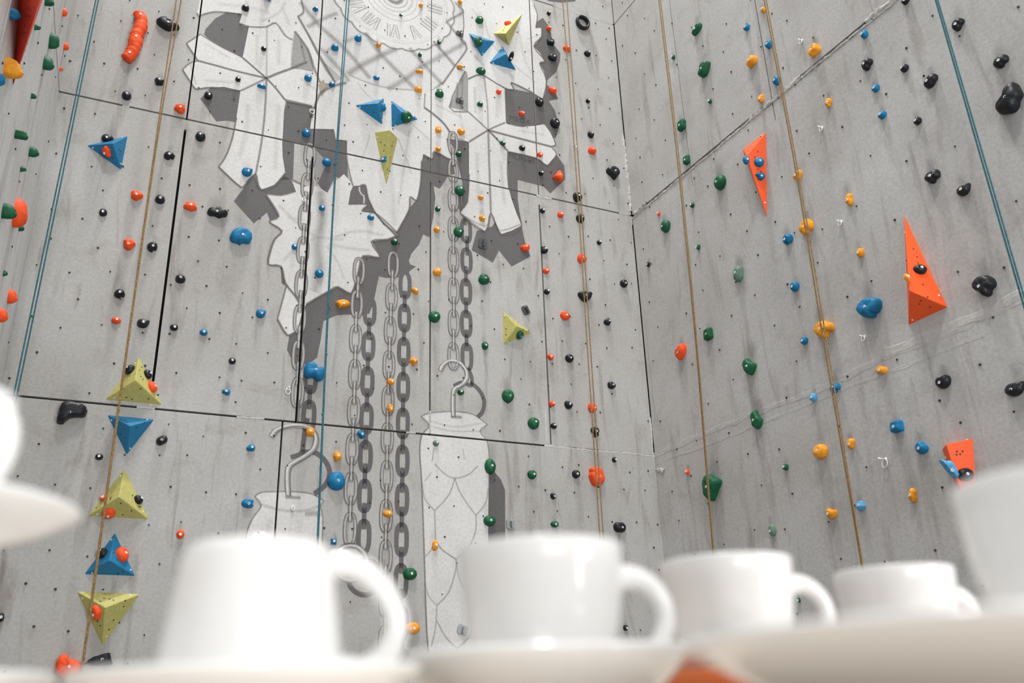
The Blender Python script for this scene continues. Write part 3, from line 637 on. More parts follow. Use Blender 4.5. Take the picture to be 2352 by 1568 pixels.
volume('o2', WM, 'olive', [(202,1184),(286,1077),(341,1192)], (274,1141), 0.14, 'olive yellow volume with two orange holds and a black hold')
volume('b2', WM, 'blue', [(194,1318),(264,1224),(310,1322)], (252,1287), 0.13, 'blue upward pointing volume low on the left carrying one orange hold')
volume('o3', WM, 'olive', [(177,1358),(321,1364),(235,1482)], (242,1395), 0.14, 'olive yellow downward pointing volume, lowest of the left column')
volume('e1', WM, 'blue', [(815,242),(882,225),(878,287)], (867,237), 0.11, 'blue triangular volume forming the left eye above the olive beak')
volume('e2', WM, 'blue', [(898,230),(961,274),(899,293)], (922,256), 0.10, 'blue triangular volume forming the right eye with a green hold')
volume('bk', WM, 'olive', [(860,304),(914,317),(887,428)], (895,298), 0.12, 'long olive yellow volume pointing down like a beak on the white leaf')
volume('r1', WM, 'blue', [(1075,75),(1138,95),(1107,131)], (1096,90), 0.08, 'blue triangular volume at upper right of mural with a green hold')
volume('r2', WM, 'olive', [(1133,77),(1201,30),(1169,105)], (1161,77), 0.13, 'olive yellow spiky volume at upper right of the mural')
volume('r3', WM, 'blue', [(1123,145),(1154,106),(1186,162)], (1162,124), 0.11, 'blue triangular volume at upper right of mural with a black hold behind')
volume('mr', WM, 'olive', [(1155,714),(1220,764),(1156,791)], (1188,749), 0.10, 'lone olive yellow volume right of the chains with a green hold')
volume('s1', WR, 'orange', [(1759,303),(1706,343),(1762,500)], (1714,358), 0.15, 'orange spike volume on right wall holding three small blue holds')
volume('s2', WR, 'orange', [(2076,493),(2176,705),(2087,746)], (2089,667), 0.20, 'large orange volume on the right wall, pointing upwards')
volume('s3', WR, 'orange', [(2164,1030),(2234,1007),(2250,1262)], (2172,1020), 0.15, 'orange downward wedge volume low on the right wall behind the cups')
volume('lr', WL, 'red', [(46,-60),(118,-60),(30,197)], (108,-52), 0.20, 'long red spike volume at top left on the left side wall')
volume('tp', WM, 'blue', [(600,-22),(632,-14),(622,6)], (612,-10), 0.08, 'blue volume mostly cut off by the top edge above the white leaf')

# ------------------------------------------------------------------ holds
def outline(kind, rnd, n=22):
    P = []
    ph = [rnd.uniform(0, 6.283) for _ in range(4)]
    for i in range(n):
        a = 2*math.pi*i/n
        r = 1+0.07*math.sin(2*a+ph[0])+0.06*math.sin(3*a+ph[1])+0.035*math.sin(5*a+ph[2])
        if kind == 'round': r = 1+0.02*math.sin(3*a+ph[0])
        elif kind == 'egg': r = 1+0.16*math.sin(a)
        elif kind == 'drop': r = (0.72+0.10*math.cos(2*a)) if abs(math.sin(a/2-math.pi/4)) > 0.28 else 1.15
        elif kind == 'notch': r = 1.0+0.04*math.sin(3*a+ph[0]) - 0.42*math.exp(-((a-5.2)/0.28)**2)
        elif kind == 'bean': r = 1.0 - 0.42*math.exp(-((a-4.71)/0.55)**2)
        elif kind == 'two': r = 0.66+0.36*abs(math.cos(a))**1.1
        elif kind == 'star': r = 0.62+0.38*abs(math.cos(2*a))**1.6
        elif kind == 'cube': r = min(1/max(1e-3, abs(math.cos(a))), 1/max(1e-3, abs(math.sin(a))))*0.86
        elif kind == 'dia': r = 1/(abs(math.cos(a))+abs(math.sin(a)))**0.9
        elif kind == 'tri': r = 0.62/max(0.52, math.cos(((a+math.pi/6) % (2*math.pi/3))-math.pi/3))
        elif kind == 'cres': r = 1.0 - 0.72*math.exp(-((a-1.2)/0.75)**2)
        elif kind == 'lump': r = 1+0.10*math.sin(3*a+ph[0])+0.07*math.sin(5*a+ph[1])+0.05*math.sin(7*a+ph[2])
        elif kind == 'horn': r = 0.9+0.35*math.exp(-((a-0.5)/0.28)**2)-0.12*math.exp(-((a-1.4)/0.5)**2)
        elif kind == 'jug': r = 0.9+0.16*math.sin(2*a+1.5)-0.20*math.exp(-((a-2.4)/0.3)**2)-0.18*math.exp(-((a-0.75)/0.3)**2)
        P.append((r*math.cos(a), r*math.sin(a)))
    return P
PROF = [(1.0, 0.0), (1.0, 0.16), (0.97, 0.42), (0.86, 0.70), (0.64, 0.91), (0.36, 1.0), (0.16, 0.985)]
# outlines of the holds with a shape of their own
POLY = {
 'jug1': [(305,410),(330,385),(365,385),(385,365),(415,368),(430,390),(465,388),(478,410),(470,440),(440,450),(410,468),(370,455),(330,460),(305,440)],
 'bigblue': [(510,640),(535,580),(590,545),(650,550),(690,590),(690,650),(670,680),(620,685),(600,708),(580,695),(530,690)],
 'kidney': [(540,700),(560,650),(610,628),(680,635),(740,650),(772,690),(765,745),(740,762),(690,765),(640,780),(605,815),(590,838),(545,835),(533,790)],
 'bowl': [(500,1165),(520,1135),(560,1130),(600,1135),(615,1125),(638,1140),(630,1170),(610,1205),(570,1230),(530,1210)],
 'twinbig': [(1310,920),(1340,870),(1400,835),(1425,785),(1465,757),(1505,775),(1520,840),(1525,915),(1490,950),(1470,1000),(1425,1025),(1370,1000),(1325,970)],
 'skull': [(1115,1050),(1140,1005),(1190,985),(1250,1005),(1290,1060),(1290,1120),(1250,1145),(1235,1180),(1205,1190),(1180,1170),(1170,1130),(1130,1100)],
 'shell': [(1450,1270),(1475,1210),(1530,1180),(1600,1200),(1645,1240),(1645,1300),(1610,1345),(1585,1345),(1570,1375),(1530,1365),(1480,1330)],
 'ear': [(1060,1470),(1075,1420),(1120,1393),(1165,1400),(1185,1425),(1220,1440),(1238,1490),(1220,1510),(1180,1500),(1165,1535),(1145,1552),(1095,1525)],
 'gem': [(40,1340),(60,1290),(110,1280),(180,1330),(232,1375),(170,1460),(120,1530),(85,1520),(45,1450)],
 'twin': [(1172,360),(1185,300),(1235,270),(1275,295),(1290,320),(1340,320),(1358,370),(1345,425),(1300,442),(1255,415),(1215,425),(1180,410)],
 'anvil': [(750,1390),(790,1355),(850,1335),(905,1318),(930,1325),(950,1390),(960,1420),(900,1430),(800,1428),(760,1415)],
 'rock': [(485,1420),(490,1370),(530,1332),(570,1340),(590,1370),(650,1385),(690,1400),(690,1470),(640,1530),(570,1535),(520,1510),(485,1470)],
 'rock2': [(600,1310),(612,1270),(610,1240),(650,1222),(690,1218),(720,1240),(745,1300),(740,1350),(715,1375),(665,1398),(625,1375)],
 'horn3': [(272,115),(305,80),(320,42),(345,38),(370,95),(350,155),(335,158),(320,135),(285,125)],
 'pear': [(762,60),(775,25),(830,8),(875,30),(882,75),(855,115),(835,132),(815,110),(780,85)],
 'fish': [(1447,1240),(1490,1215),(1530,1207),(1570,1225),(1583,1250),(1545,1275),(1500,1285),(1485,1300),(1475,1275),(1460,1260)],
 'seed': [(1418,210),(1445,170),(1500,152),(1550,158),(1585,175),(1630,215),(1630,240),(1590,255),(1545,280),(1500,275),(1445,245)],
 'wedge': [(1515,285),(1560,245),(1600,218),(1612,265),(1570,295),(1530,300)],
 'block': [(1570,655),(1600,610),(1605,570),(1640,555),(1690,590),(1670,650),(1635,690),(1595,680)],
 'fist': [(1367,190),(1385,150),(1430,125),(1468,122),(1475,190),(1445,230),(1410,255),(1385,235)],
 'fang': [(417,290),(430,245),(455,230),(485,270),(537,320),(500,380),(475,397),(440,370)],
 'fang2': [(495,760),(510,720),(545,710),(570,770),(597,820),(565,870),(535,883),(505,850)],
 'wing': [(788,1165),(815,1160),(850,1175),(885,1168),(915,1210),(945,1290),(925,1318),(890,1300),(840,1240)],
}
def hold_mesh(kind, w_, h_, p_, rot, seed, poly=None):
    rnd = random.Random(seed)
    P = poly or outline(kind, rnd)
    if kind in POLY:
        cx0 = sum(p[0] for p in POLY[kind])/len(POLY[kind]); cy0 = sum(p[1] for p in POLY[kind])/len(POLY[kind])
        P = [(x-cx0, cy0-y) for x, y in catmull(POLY[kind], 3, True)]
    ca, sa = math.cos(rot), math.sin(rot); P = [(x*ca-y*sa, x*sa+y*ca) for x, y in P]
    x0, x1, y0, y1 = min(p[0] for p in P), max(p[0] for p in P), min(p[1] for p in P), max(p[1] for p in P)
    P = [((x-(x0+x1)/2)/(x1-x0)*w_, (y-(y0+y1)/2)/(y1-y0)*h_) for x, y in P]
    V, Fc = [], []; n = len(P)
    if kind == 'ring':
        V, Fc = [], []; mseg, tseg = 24, 8
        for i in range(mseg):
            a = 2*math.pi*i/mseg
            for k in range(tseg):
                b = 2*math.pi*k/tseg; rr = 0.405+0.09*math.cos(b)
                V.append((rr*w_*math.cos(a), rr*h_*math.sin(a), p_*(0.30+0.30*math.sin(b))))
        for i in range(mseg):
            for k in range(tseg):
                Fc.append((i*tseg+k, ((i+1) % mseg)*tseg+k, ((i+1) % mseg)*tseg+(k+1) % tseg, i*tseg+(k+1) % tseg))
        return V, Fc
    tilt = rnd.uniform(-0.18, 0.18), rnd.uniform(0.0, 0.25)
    jit = 0.045
    if kind == 'cube': prof = [(1.0, 0.0), (0.97, 0.5), (0.92, 0.86), (0.80, 0.98), (0.45, 1.0), (0.2, 0.98)]
    elif kind in ('dia', 'tri', 'star'): prof = [(1.0, 0.0), (0.95, 0.25), (0.80, 0.55), (0.55, 0.85), (0.3, 1.0), (0.12, 0.98)]
    else: prof = FLAT if kind in POLY else PROF
    for (s, z) in prof:
        for (x, y) in P:
            k = 1+rnd.uniform(-jit, jit) if z > 0 else 1
            V.append((x*s*k, y*s*k, p_*z*(1+rnd.uniform(-jit, jit)+ (tilt[0]*x/w_ - tilt[1]*y/h_)*(1 if z > 0.3 else 0))))
    for i in range(len(prof)-1):
        for k in range(n):
            a, c = i*n+k, i*n+(k+1) % n; Fc.append((a, c, c+n, a+n))
    Fc.append(tuple(range((len(prof)-1)*n, len(prof)*n)))
    return V, Fc
FLAT = [(1.0, 0.0), (1.0, 0.30), (0.95, 0.62), (0.82, 0.88), (0.58, 0.98), (0.30, 1.0), (0.12, 0.97)]
BOLT = lathe([(0.0098, -0.004), (0.0098, 0.004), (0.0080, 0.0058), (0.004, 0.0042), (0.0035, 0.0015)], 8)
BOLTME = bpy.data.meshes.new('bolt'); BOLTME.from_pydata(*[BOLT[0], [], BOLT[1]]); BOLTME.materials.append(M_STEEL)
HOLDS = []                                      # (object, colour, px, py, width px, kind, region)
SHAPEWORD = {'blob': '', 'round': 'round', 'egg': 'egg-shaped', 'drop': 'drop-shaped', 'notch': 'notched', 'bean': 'kidney-shaped', 'two': 'two-lobed', 'star': 'star-shaped', 'cube': 'blocky',
             'dia': 'diamond-shaped', 'tri': 'triangular', 'cres': 'crescent', 'lump': 'lumpy', 'horn': 'horned', 'jug': 'jug', 'ring': 'ring-shaped',
             'jug1': 'knobbly', 'bigblue': 'rounded notched', 'kidney': 'kidney-shaped', 'bowl': 'bowl-shaped', 'twinbig': 'two-lobed', 'skull': 'skull-like', 'shell': 'shell-shaped', 'ear': 'ear-shaped', 'gem': 'faceted', 'twin': 'two-lobed', 'anvil': 'flat-topped', 'rock': 'rocky', 'rock2': 'rocky', 'horn3': 'pointed', 'pear': 'pear-shaped', 'fish': 'fish-shaped', 'seed': 'seed-shaped', 'wedge': 'wedge-shaped', 'block': 'blocky', 'fist': 'heart-shaped', 'fang': 'fang-shaped', 'fang2': 'fang-shaped', 'wing': 'wing-shaped'}
COLW = {'sage': 'pale green', 'sky': 'light blue', 'yellow': 'yellow'}
_hs = [0]
def hold(W, col, x, y, w_, h_, kind='blob', rot=0.0, p=None, on=None, label=None, poly=None, bolt=True):
    _hs[0] += 1; seed = 1000+_hs[0]
    if on:                                      # sits on a face of a volume
        d = ray(x, y).normalized(); best = None
        for tri in VOLS[on]:
            q = intersect_ray_tri(tri[0], tri[1], tri[2], d, CAM, False)
            if q is None: continue
            nn = (tri[1]-tri[0]).cross(tri[2]-tri[0]).normalized()
            q = intersect_ray_tri(tri[0], tri[1], tri[2], d, CAM, True)
            if q is not None and nn.dot(d) < 0 and (best is None or (q-CAM).length < (best[0]-CAM).length): best = (q, nn)
        if best is None:                        # beside the silhouette: nearest face, pushed to its rim
            for tri in VOLS[on]:
                nn = (tri[1]-tri[0]).cross(tri[2]-tri[0]).normalized(); q = intersect_ray_tri(tri[0], tri[1], tri[2], d, CAM, False)
                if q is None: continue
                c = (tri[0]+tri[1]+tri[2])/3; dd = (q-c).length
                if best is None or dd < best[2]: best = (c+(q-c)*0.9, nn, dd)
        if best is None or (best[0]-CAM).length > 12: on = None
    sc = W.scale(x, y)
    wm_, hm_ = w_*sc, h_*sc
    if on:
        q, nn = best[0], best[1]; p_ = p if p else 0.36*min(wm_, hm_)+0.012
        uu = Vector((0, 0, 1)).cross(nn).normalized(); zz = nn.cross(uu); R = Matrix((uu, zz, nn)).transposed()
        M = frame(q-nn*0.004, R)
    elif W is WL:                               # seen edge-on: picture width is mostly how far it stands off the wall
        p_ = p if p else wm_*0.95; u, z = W.hit(x, y, p_*0.45); wm_ = hm_*0.75; M = frame(W.pt(u, z), W.rot)
    else:
        p_ = p if p else 0.40*min(wm_, hm_)+0.016
        if W is WR: wm_ *= 1.12
        u, z = W.hit(x, y, p_*0.45); M = frame(W.pt(u, z), W.rot)
    root = empty('climbing_hold', M)
    V, Fc = hold_mesh(kind, wm_, hm_, p_, rot, seed, poly)
    obj('grip', V, Fc, M_HOLD[col], root, True)
    if bolt and kind != 'ring' and W is not WL:
        rb = random.Random(seed); b = bpy.data.objects.new('bolt', BOLTME); COL.objects.link(b); b.parent = root
        b.location = (rb.uniform(-0.08, 0.08)*wm_, rb.uniform(-0.12, 0.05)*hm_, p_*0.985)
    HOLDS.append([root, col, x, y, max(w_, h_), kind, W, on, label])
    return root
# grip list: wall, colour, survey point, apparent size, shape, turn, volume it sits on
GRIPS = """
L blue 34 34 20 28 blob
L green 113 4 18 22 blob
L green 86 63 13 17 dia
L green 124 96 20 36 blob
L green 111 146 20 36 notch
L orange 149 29 9 20 egg
L orange 152 107 10 19 egg
L orange 140 159 7 10 blob
L yellow 29 158 34 46 two 90
L blue 2 183 16 30 blob
L green 77 221 11 13 blob
L green 47 310 25 17 cube
L green 77 349 19 25 egg
L green 53 388 12 16 dia
L green 20 486 27 36 egg
L orange 47 490 25 68 egg
L green 49 524 11 14 blob
L green 12 627 9 13 tri
L orange 28 681 17 33 egg
L orange 5 724 20 33 egg
M black 386 54 50 32 seed
M black 367 186 22 20 lump
M black 291 218 20 22 egg
M orange 413 248 24 24 lump
M black 247 317 26 20 round
M orange 246 348 20 28 lump 20 ul
M black 461 312 22 24 egg 20
M black 389 356 23 21 notch
M black 564 17 17 17 round
M black 606 111 12 12 round
M black 547 181 12 13 round
M blue 601 197 20 11 blob
M black 479 218 18 19 round
M blue 708 178 17 18 round
M blue 725 20 14 13 star
M blue 770 108 17 17 round
M blue 823 86 16 19 blob
M yellow 870 102 14 14 dia
M blue 865 178 14 11 blob
M blue 763 193 14 12 round
M blue 704 304 19 20 round
M blue 751 371 20 20 round
M blue 568 394 24 22 horn
M green 921 34 8 6 blob
M yellow 967 11 10 12 blob
M yellow 1057 4 10 12 blob
M green 1102 45 19 19 blob
M green 1009 96 9 13 blob 20
M green 965 125 9 11 egg 30
M yellow 964 163 18 10 blob
M yellow 962 204 17 15 dia 45
M yellow 1057 152 15 10 blob
M green 1105 162 23 17 egg 120
M green 1010 213 20 21 drop
M green 1103 238 14 13 bean
M orange 1146 210 13 14 blob
M orange 1199 260 15 12 round
M yellow 1007 298 13 13 cube
M yellow 1060 302 18 18 lump
M yellow 1007 341 13 13 round
M green 1155 328 14 11 egg 60
M black 1200 339 15 14 egg
M green 1054 353 14 13 blob
M orange 1241 355 14 12 blob
M blue 882 366 14 14 star 45 bk
M blue 879 246 15 20 round 0 e1
M green 933 268 28 26 egg 20 e2
M green 1098 96 21 22 egg 0 r1
M orange 1166 55 18 14 egg 0 r2
M black 1176 128 10 24 egg 0 r3
M black 1261 30 9 10 round
M orange 1261 64 12 12 blob
M black 1265 96 16 15 cube
M black 1270 131 21 17 egg
M orange 1270 207 21 17 blob
M black 1240 233 20 22 egg 20
M black 1276 281 23 26 egg 160
M black 1340 50 36 39 ring
M orange 1303 110 19 16 blob
M black 1350 122 16 15 round
M black 1351 231 10 11 round
M black 1358 308 15 17 egg
M orange 1361 344 19 19 bean
M black 1409 396 31 32 pear
M orange 1282 404 25 31 horn3
M black 1243 397 11 11 round
M black 1328 452 22 25 notch
M black 1334 500 20 23 jug
M black 1247 483 12 12 round
M orange 1288 492 14 14 bean
M black 1251 573 17 18 drop 20
M orange 1207 567 22 20 cres 60
M orange 1338 593 22 24 notch
M black 1377 556 11 11 round
M orange 1255 621 15 14 egg
M black 1257 669 14 13 egg
M black 1434 650 18 19 egg 30
M black 1345 680 35 26 bowl
M orange 1299 724 23 21 blob
M black 1396 738 17 17 blob
M green 1057 436 22 27 egg
M green 1054 531 22 27 egg 20
M green 1006 479 12 13 egg
M yellow 1105 453 13 12 blob
M yellow 1108 500 15 18 lump
M yellow 1004 526 14 16 egg
M blue 852 498 16 14 round
M green 907 554 16 16 round
M yellow 1005 623 19 20 blob 40
M yellow 954 667 17 16 two 135
M green 1113 640 26 26 blob
M green 999 726 27 27 egg 60
M green 1193 768 20 20 round 0 mr
M orange 438 472 30 24 lump
M black 500 486 44 27 jug1
M blue 554 541 48 42 bigblue
M blue 740 476 14 14 round
M blue 677 566 13 14 round
M blue 734 627 20 20 round
M blue 600 719 22 21 horn
M blue 468 762 17 15 round
M yellow 788 698 34 23 fish
M black 415 639 22 21 round
M black 400 751 18 15 round
M orange 315 448 26 24 lump
M black 237 487 17 18 round
M black 368 456 21 22 round
M orange 297 560 26 28 lump
M black 350 566 22 25 notch
M black 275 673 23 22 notch
M orange 267 735 20 15 egg
M black 329 742 26 21 horn
M black 300 850 24 26 egg 20 o1
M black 338 859 20 24 egg 20 o1
M orange 348 889 22 30 egg 0 o1
M black 166 947 60 54 kidney
M black 372 1010 24 24 two 30
M black 228 1048 17 15 round
M orange 240 1145 20 14 two 20 o2
M black 316 1148 22 22 egg 0 o2
M orange 250 1176 28 25 egg 90 o2
M orange 415 1226 17 20 round
M black 237 1271 26 25 jug 0 b2
M orange 278 1274 31 36 egg 180 b2
M orange 225 1405 26 36 lump 0 o3
M orange 157 1531 54 56 rock
M black 231 1513 54 28 anvil
M black 3 1417 12 20 round
M orange 75 1570 20 10 blob
M black 534 828 16 15 round
M blue 520 899 18 15 drop 90
M blue 723 851 47 44 twin
M yellow 713 990 19 22 bean
M blue 577 1027 19 16 blob
M yellow 776 1047 19 24 lump
M blue 830 997 19 19 drop 60
M blue 774 1103 40 43 round
M blue 569 1155 26 21 bean 90
M blue 767 1243 14 15 star 45
M yellow 951 828 22 23 star
M yellow 898 876 17 16 round
M yellow 897 937 14 22 lump 20
M green 1115 793 15 19 egg
M green 1059 900 16 13 round
M green 1168 908 28 31 egg -40
M green 1227 971 27 28 egg 200
M sage 1002 1017 14 14 round
M green 1127 1070 26 36 egg -25
M green 1223 1089 21 21 round
M orange 1265 819 16 15 drop 60
M orange 1269 926 14 13 blob
M black 1272 977 14 14 blob
M black 1272 1139 14 14 blob
M black 1309 822 20 19 egg
M black 1307 929 19 19 cres
M orange 1362 936 21 24 blob
M black 1368 991 20 24 drop 180
M black 1406 884 19 17 blob
M black 1412 1055 11 12 round
M black 1324 1088 18 19 egg
M orange 1372 1093 37 46 rock2
M black 1425 1210 31 23 two
M green 1275 1203 19 14 egg
M black 1432 1325 8 10 round
M black 1438 1441 12 13 round
M green 1126 1195 29 24 round
M yellow 1000 1252 14 24 two 80
M yellow 892 1179 22 16 egg 90
M green 943 1317 32 27 egg 120
M yellow 949 1442 34 26 egg 90
R green 1600 66 25 20 wedge
R green 1616 158 31 34 block
R green 1546 131 8 12 blob
R green 1630 232 8 12 blob
R green 1565 287 18 24 cube
R green 1577 367 14 20 cube
R orange 1512 490 7 10 egg
R green 1527 519 24 29 egg
R black 1488 607 10 11 round
R green 1589 471 10 11 egg
R green 1603 567 9 12 egg
R yellow 1752 22 12 15 blob
R blue 1714 63 14 14 round
R blue 1765 101 16 20 round
R yellow 1725 140 26 28 drop 120
R blue 1783 184 18 22 round
R yellow 1747 226 13 20 two 80
R yellow 1869 115 27 28 cube 15
R yellow 1902 235 15 22 bean 40
R blue 1984 78 15 20 egg
R black 1990 147 25 27 bean 40
R blue 2010 202 16 18 round
R blue 2025 263 17 18 round
R blue 1710 366 14 20 round 0 s1
R blue 1743 373 22 23 egg 0 s1
R blue 1746 405 22 20 drop 50 s1
R black 2079 1 18 16 blob
R black 2199 55 26 28 bean 40
R black 2297 141 31 28 notch
R black 2076 156 17 18 round
R black 2136 185 30 29 two 40
R black 2106 277 16 18 round
R black 2314 228 55 68 twinbig
R green 1652 418 28 36 egg
R yellow 1831 402 20 24 two 50
R yellow 1949 458 15 30 bean 90
R yellow 1850 520 32 36 notch
R blue 1808 548 23 25 notch -40
R yellow 1975 580 16 21 egg
R sage 1694 628 24 37 two 80
R blue 1824 657 20 23 round
R blue 1995 706 52 50 shell
R yellow 1891 755 45 42 ear
R green 1626 767 21 26 cube
R black 2140 405 32 31 notch
R black 2212 436 30 24 horn
R black 2112 620 31 25 egg 60 s2
R yellow 2079 640 12 20 egg 0 s2
R black 2259 656 45 52 skull
R blue 1846 782 16 18 egg
R green 1721 840 30 42 fang
R green 1737 962 26 44 fang2
R sky 1867 912 16 19 round
R blue 1917 890 23 22 notch
R yellow 2023 849 25 20 two -30
R blue 2059 979 26 25 cube
R yellow 1953 1018 18 23 drop 180
R yellow 1882 1036 33 34 egg 160
R green 1803 1072 12 15 egg
R green 1634 1117 48 62 gem
R sky 1976 1161 19 23 cube 30
R orange 1562 808 28 34 fist
R orange 1578 1083 9 13 round
R black 2164 877 33 29 bean 180
R black 2329 893 42 31 horn
R blue 2115 1027 27 29 bean 130
R sky 2173 1075 36 42 wing 0 s3
R black 2217 1090 37 30 egg 90 s3
R yellow 2095 1137 17 33 two 80
R yellow 1908 1178 25 24 cres
R sage 1773 1217 16 26 egg
R green 1834 1378 6 10 egg
"""
for row in GRIPS.strip().splitlines():
    t = row.split(); W = {'L': WL, 'M': WM, 'R': WR}[t[0]]
    hold(W, t[1], *(float(v) for v in t[2:6]), t[6] if len(t) > 6 else 'blob', math.radians(float(t[7])) if len(t) > 7 else 0.0, on=t[8] if len(t) > 8 else None)
# the long caterpillar-like orange hold
def caterpillar():
    P = [(317,30),(325,48),(322,66),(314,82),(311,98),(307,112),(299,126),(289,136)]
    off = 0.03; Q = [WM.pt(*WM.hit(x, y, off), off) for x, y in catmull(P, 5)]
    rnd = random.Random(5); n = len(Q)
    R = [(0.050+0.0025*math.sin(i*1.9)+0.006*rnd.random())*(0.72+0.28*math.sin(math.pi*(i+1.5)/(n+2))) for i in range(n)]
    root = empty('climbing_hold', Matrix.Translation(WM.pt(*WM.hit(289, 136), 0)))
    V, Fc = tube(Q, [(r, r) for r in R], 12); V = [v+WM.n*max(0.0, 0.002-(v-WM.O).dot(WM.n)) for v in V]; V = [v+Vector((rnd.uniform(-1, 1), 0, rnd.uniform(-1, 1)))*0.004 for v in V]
    obj('grip', V, Fc, M_HOLD['orange'], root, True, Matrix.Identity(4))
    for k in (3, n//2, n-5):
        b = bpy.data.objects.new('bolt', BOLTME); COL.objects.link(b)
        place(b, frame(Q[k]+WM.n*R[k]*0.97, WM.rot), root)
    tag(root, 'long orange caterpillar-shaped hold high on the left of the back wall', 'climbing hold', 'orange climbing holds')
caterpillar()

# --- labels: colour, look, and which one of its colour from the top in its strip between ropes
def rx(i, y):
    P = ROPES[i][3][0]
    for a, b in zip(P, P[1:]):
        if y <= b[1] or b is P[-1]: return a[0]+(b[0]-a[0])*(y-a[1])/(b[1]-a[1])
def region(W, x, y):
    if W is WL: return 'on left side wall'
    if W is WM:
        if x < rx(1, y): return 'left of the left tan rope'
        if x < 470: return 'right of the left tan rope'
        if x < rx(2, y): return 'left of the middle teal rope'
        if x < 935: return 'right of the middle teal rope'
        if x < 1080: return 'around the rightmost painted chain'
        if x < 1238: return 'between rightmost chain and right rope'
        if x < rx(3, y)+14: return 'next to the right tan rope'
        return 'between right tan rope and the corner'
    if x < rx(4, y): return 'on right wall beside the corner'
    if x < (rx(4, y)+rx(5, y))/2: return 'on right wall past first tan rope'
    if x < rx(5, y)+4: return 'on right wall before second tan rope'
    if x < rx(5, y)*0.5+rx(6, y)*0.5: return 'on right wall past second tan rope'
    if x < rx(6, y): return 'on right wall before teal rope'
    return 'on right wall beyond the teal rope'
ORD = ['topmost', 'second', 'third', 'fourth', 'fifth', 'sixth', 'seventh', 'eighth', 'ninth', 'tenth', 'eleventh', 'twelfth', 'thirteenth', 'fourteenth', 'fifteenth', 'sixteenth', 'seventeenth', 'eighteenth']
VOLNAME = {'ul': 'the blue volume high at left', 'o1': 'the topmost olive volume of left column', 'o2': 'the middle olive volume of left column', 'b2': 'the lower blue volume of left column', 'o3': 'the lowest olive volume of left column',
           'bk': 'the olive beak volume', 'e1': 'the left eye volume', 'e2': 'the right eye volume', 'r1': 'the upper right blue volume', 'r2': 'the olive spike volume', 'r3': 'the blue volume under the olive spike', 'mr': 'the lone olive volume right of chains',
           's1': 'the orange spike volume', 's2': 'the large orange volume', 's3': 'the low orange wedge volume'}
groups = {}
for h in HOLDS:
    root, col, x, y, sz, kind, W, on, lab = h
    cw = COLW.get(col, col); groups.setdefault((cw, on or region(W, x, y)), []).append(h)
for (cw, reg), lst in groups.items():
    lst.sort(key=lambda h: h[3])
    for i, (root, col, x, y, sz, kind, W, on, lab) in enumerate(lst):
        size = 'tiny' if sz < 13 else 'small' if sz < 20 else 'medium' if sz < 30 else 'large'
        look = ' '.join(v for v in (size, SHAPEWORD[kind], cw) if v)
        if on:
            which = '' if len(lst) == 1 else (', upper one' if i == 0 else ', lower one' if i == len(lst)-1 else ', middle one')
            L = f'{look} hold bolted on {VOLNAME[on]}{which}'
        elif len(lst) == 1: L = f'{look} hold, only {cw} one {reg}'
        else:
            o_ = ORD[i]+('-from-top' if 0 < i < len(lst)-1 else '') if i < len(lst)-1 else 'lowest'
            L = f'{look} hold, {o_} {cw} one {reg}'
        tag(root, L, 'climbing hold', f'{cw} climbing holds')

# --- shoe-rubber scuffs on the coating around the holds (mostly where feet drag, above and beside them)
def scuffs(W, parent, amount, seed):
    rnd = random.Random(seed); V, Fc, A = [], [], []
    for root, col, x, y, sz, kind, W_, on, lab in HOLDS:
        if W_ is not W or on: continue
        sc = W.scale(x, y); p = root.matrix_basis.translation; u, z = (p-W.O).dot(W.u), p.z
        for k in range(2):
            r = sz*sc*rnd.uniform(0.45, 0.75); up_ = sz*sc*rnd.uniform(0.35, 0.9)*(1 if k == 0 else rnd.choice((1.4, -1.3)))
            cu2, cz2 = u+rnd.uniform(-0.25, 0.35)*sz*sc, z+up_; a0 = amount*rnd.uniform(0.4, 1.0)*(1 if k == 0 else 0.5); b = len(V)
            V.append((cu2, cz2, 0.0075)); A.append(a0)
            for ring, (rr, aa) in enumerate(((0.45, 0.62), (0.75, 0.24), (1.15, 0.0))):
                for q in range(12):
                    t = 2*math.pi*q/12; j = rnd.uniform(0.8, 1.2)
                    V.append((cu2+r*rr*0.75*j*math.cos(t), cz2+r*rr*1.5*j*math.sin(t), 0.0075)); A.append(a0*aa)
            for q in range(12): Fc.append((b, b+1+q, b+1+(q+1) % 12))
            for ring in range(2):
                for q in range(12):
                    i0 = b+1+ring*12; Fc.append((i0+q, i0+12+q, i0+12+(q+1) % 12, i0+(q+1) % 12))
    o = obj('rubber_scuffs', V, Fc, M_SCUFF, parent, M=frame(W.O, W.rot)); o['kind'] = 'stuff'
    at_ = o.data.attributes.new('cover', 'FLOAT', 'POINT'); at_.data.foreach_set('value', A)
scuffs(WM, BACK, 0.20, 5); scuffs(WR, RIGHT, 0.34, 6)

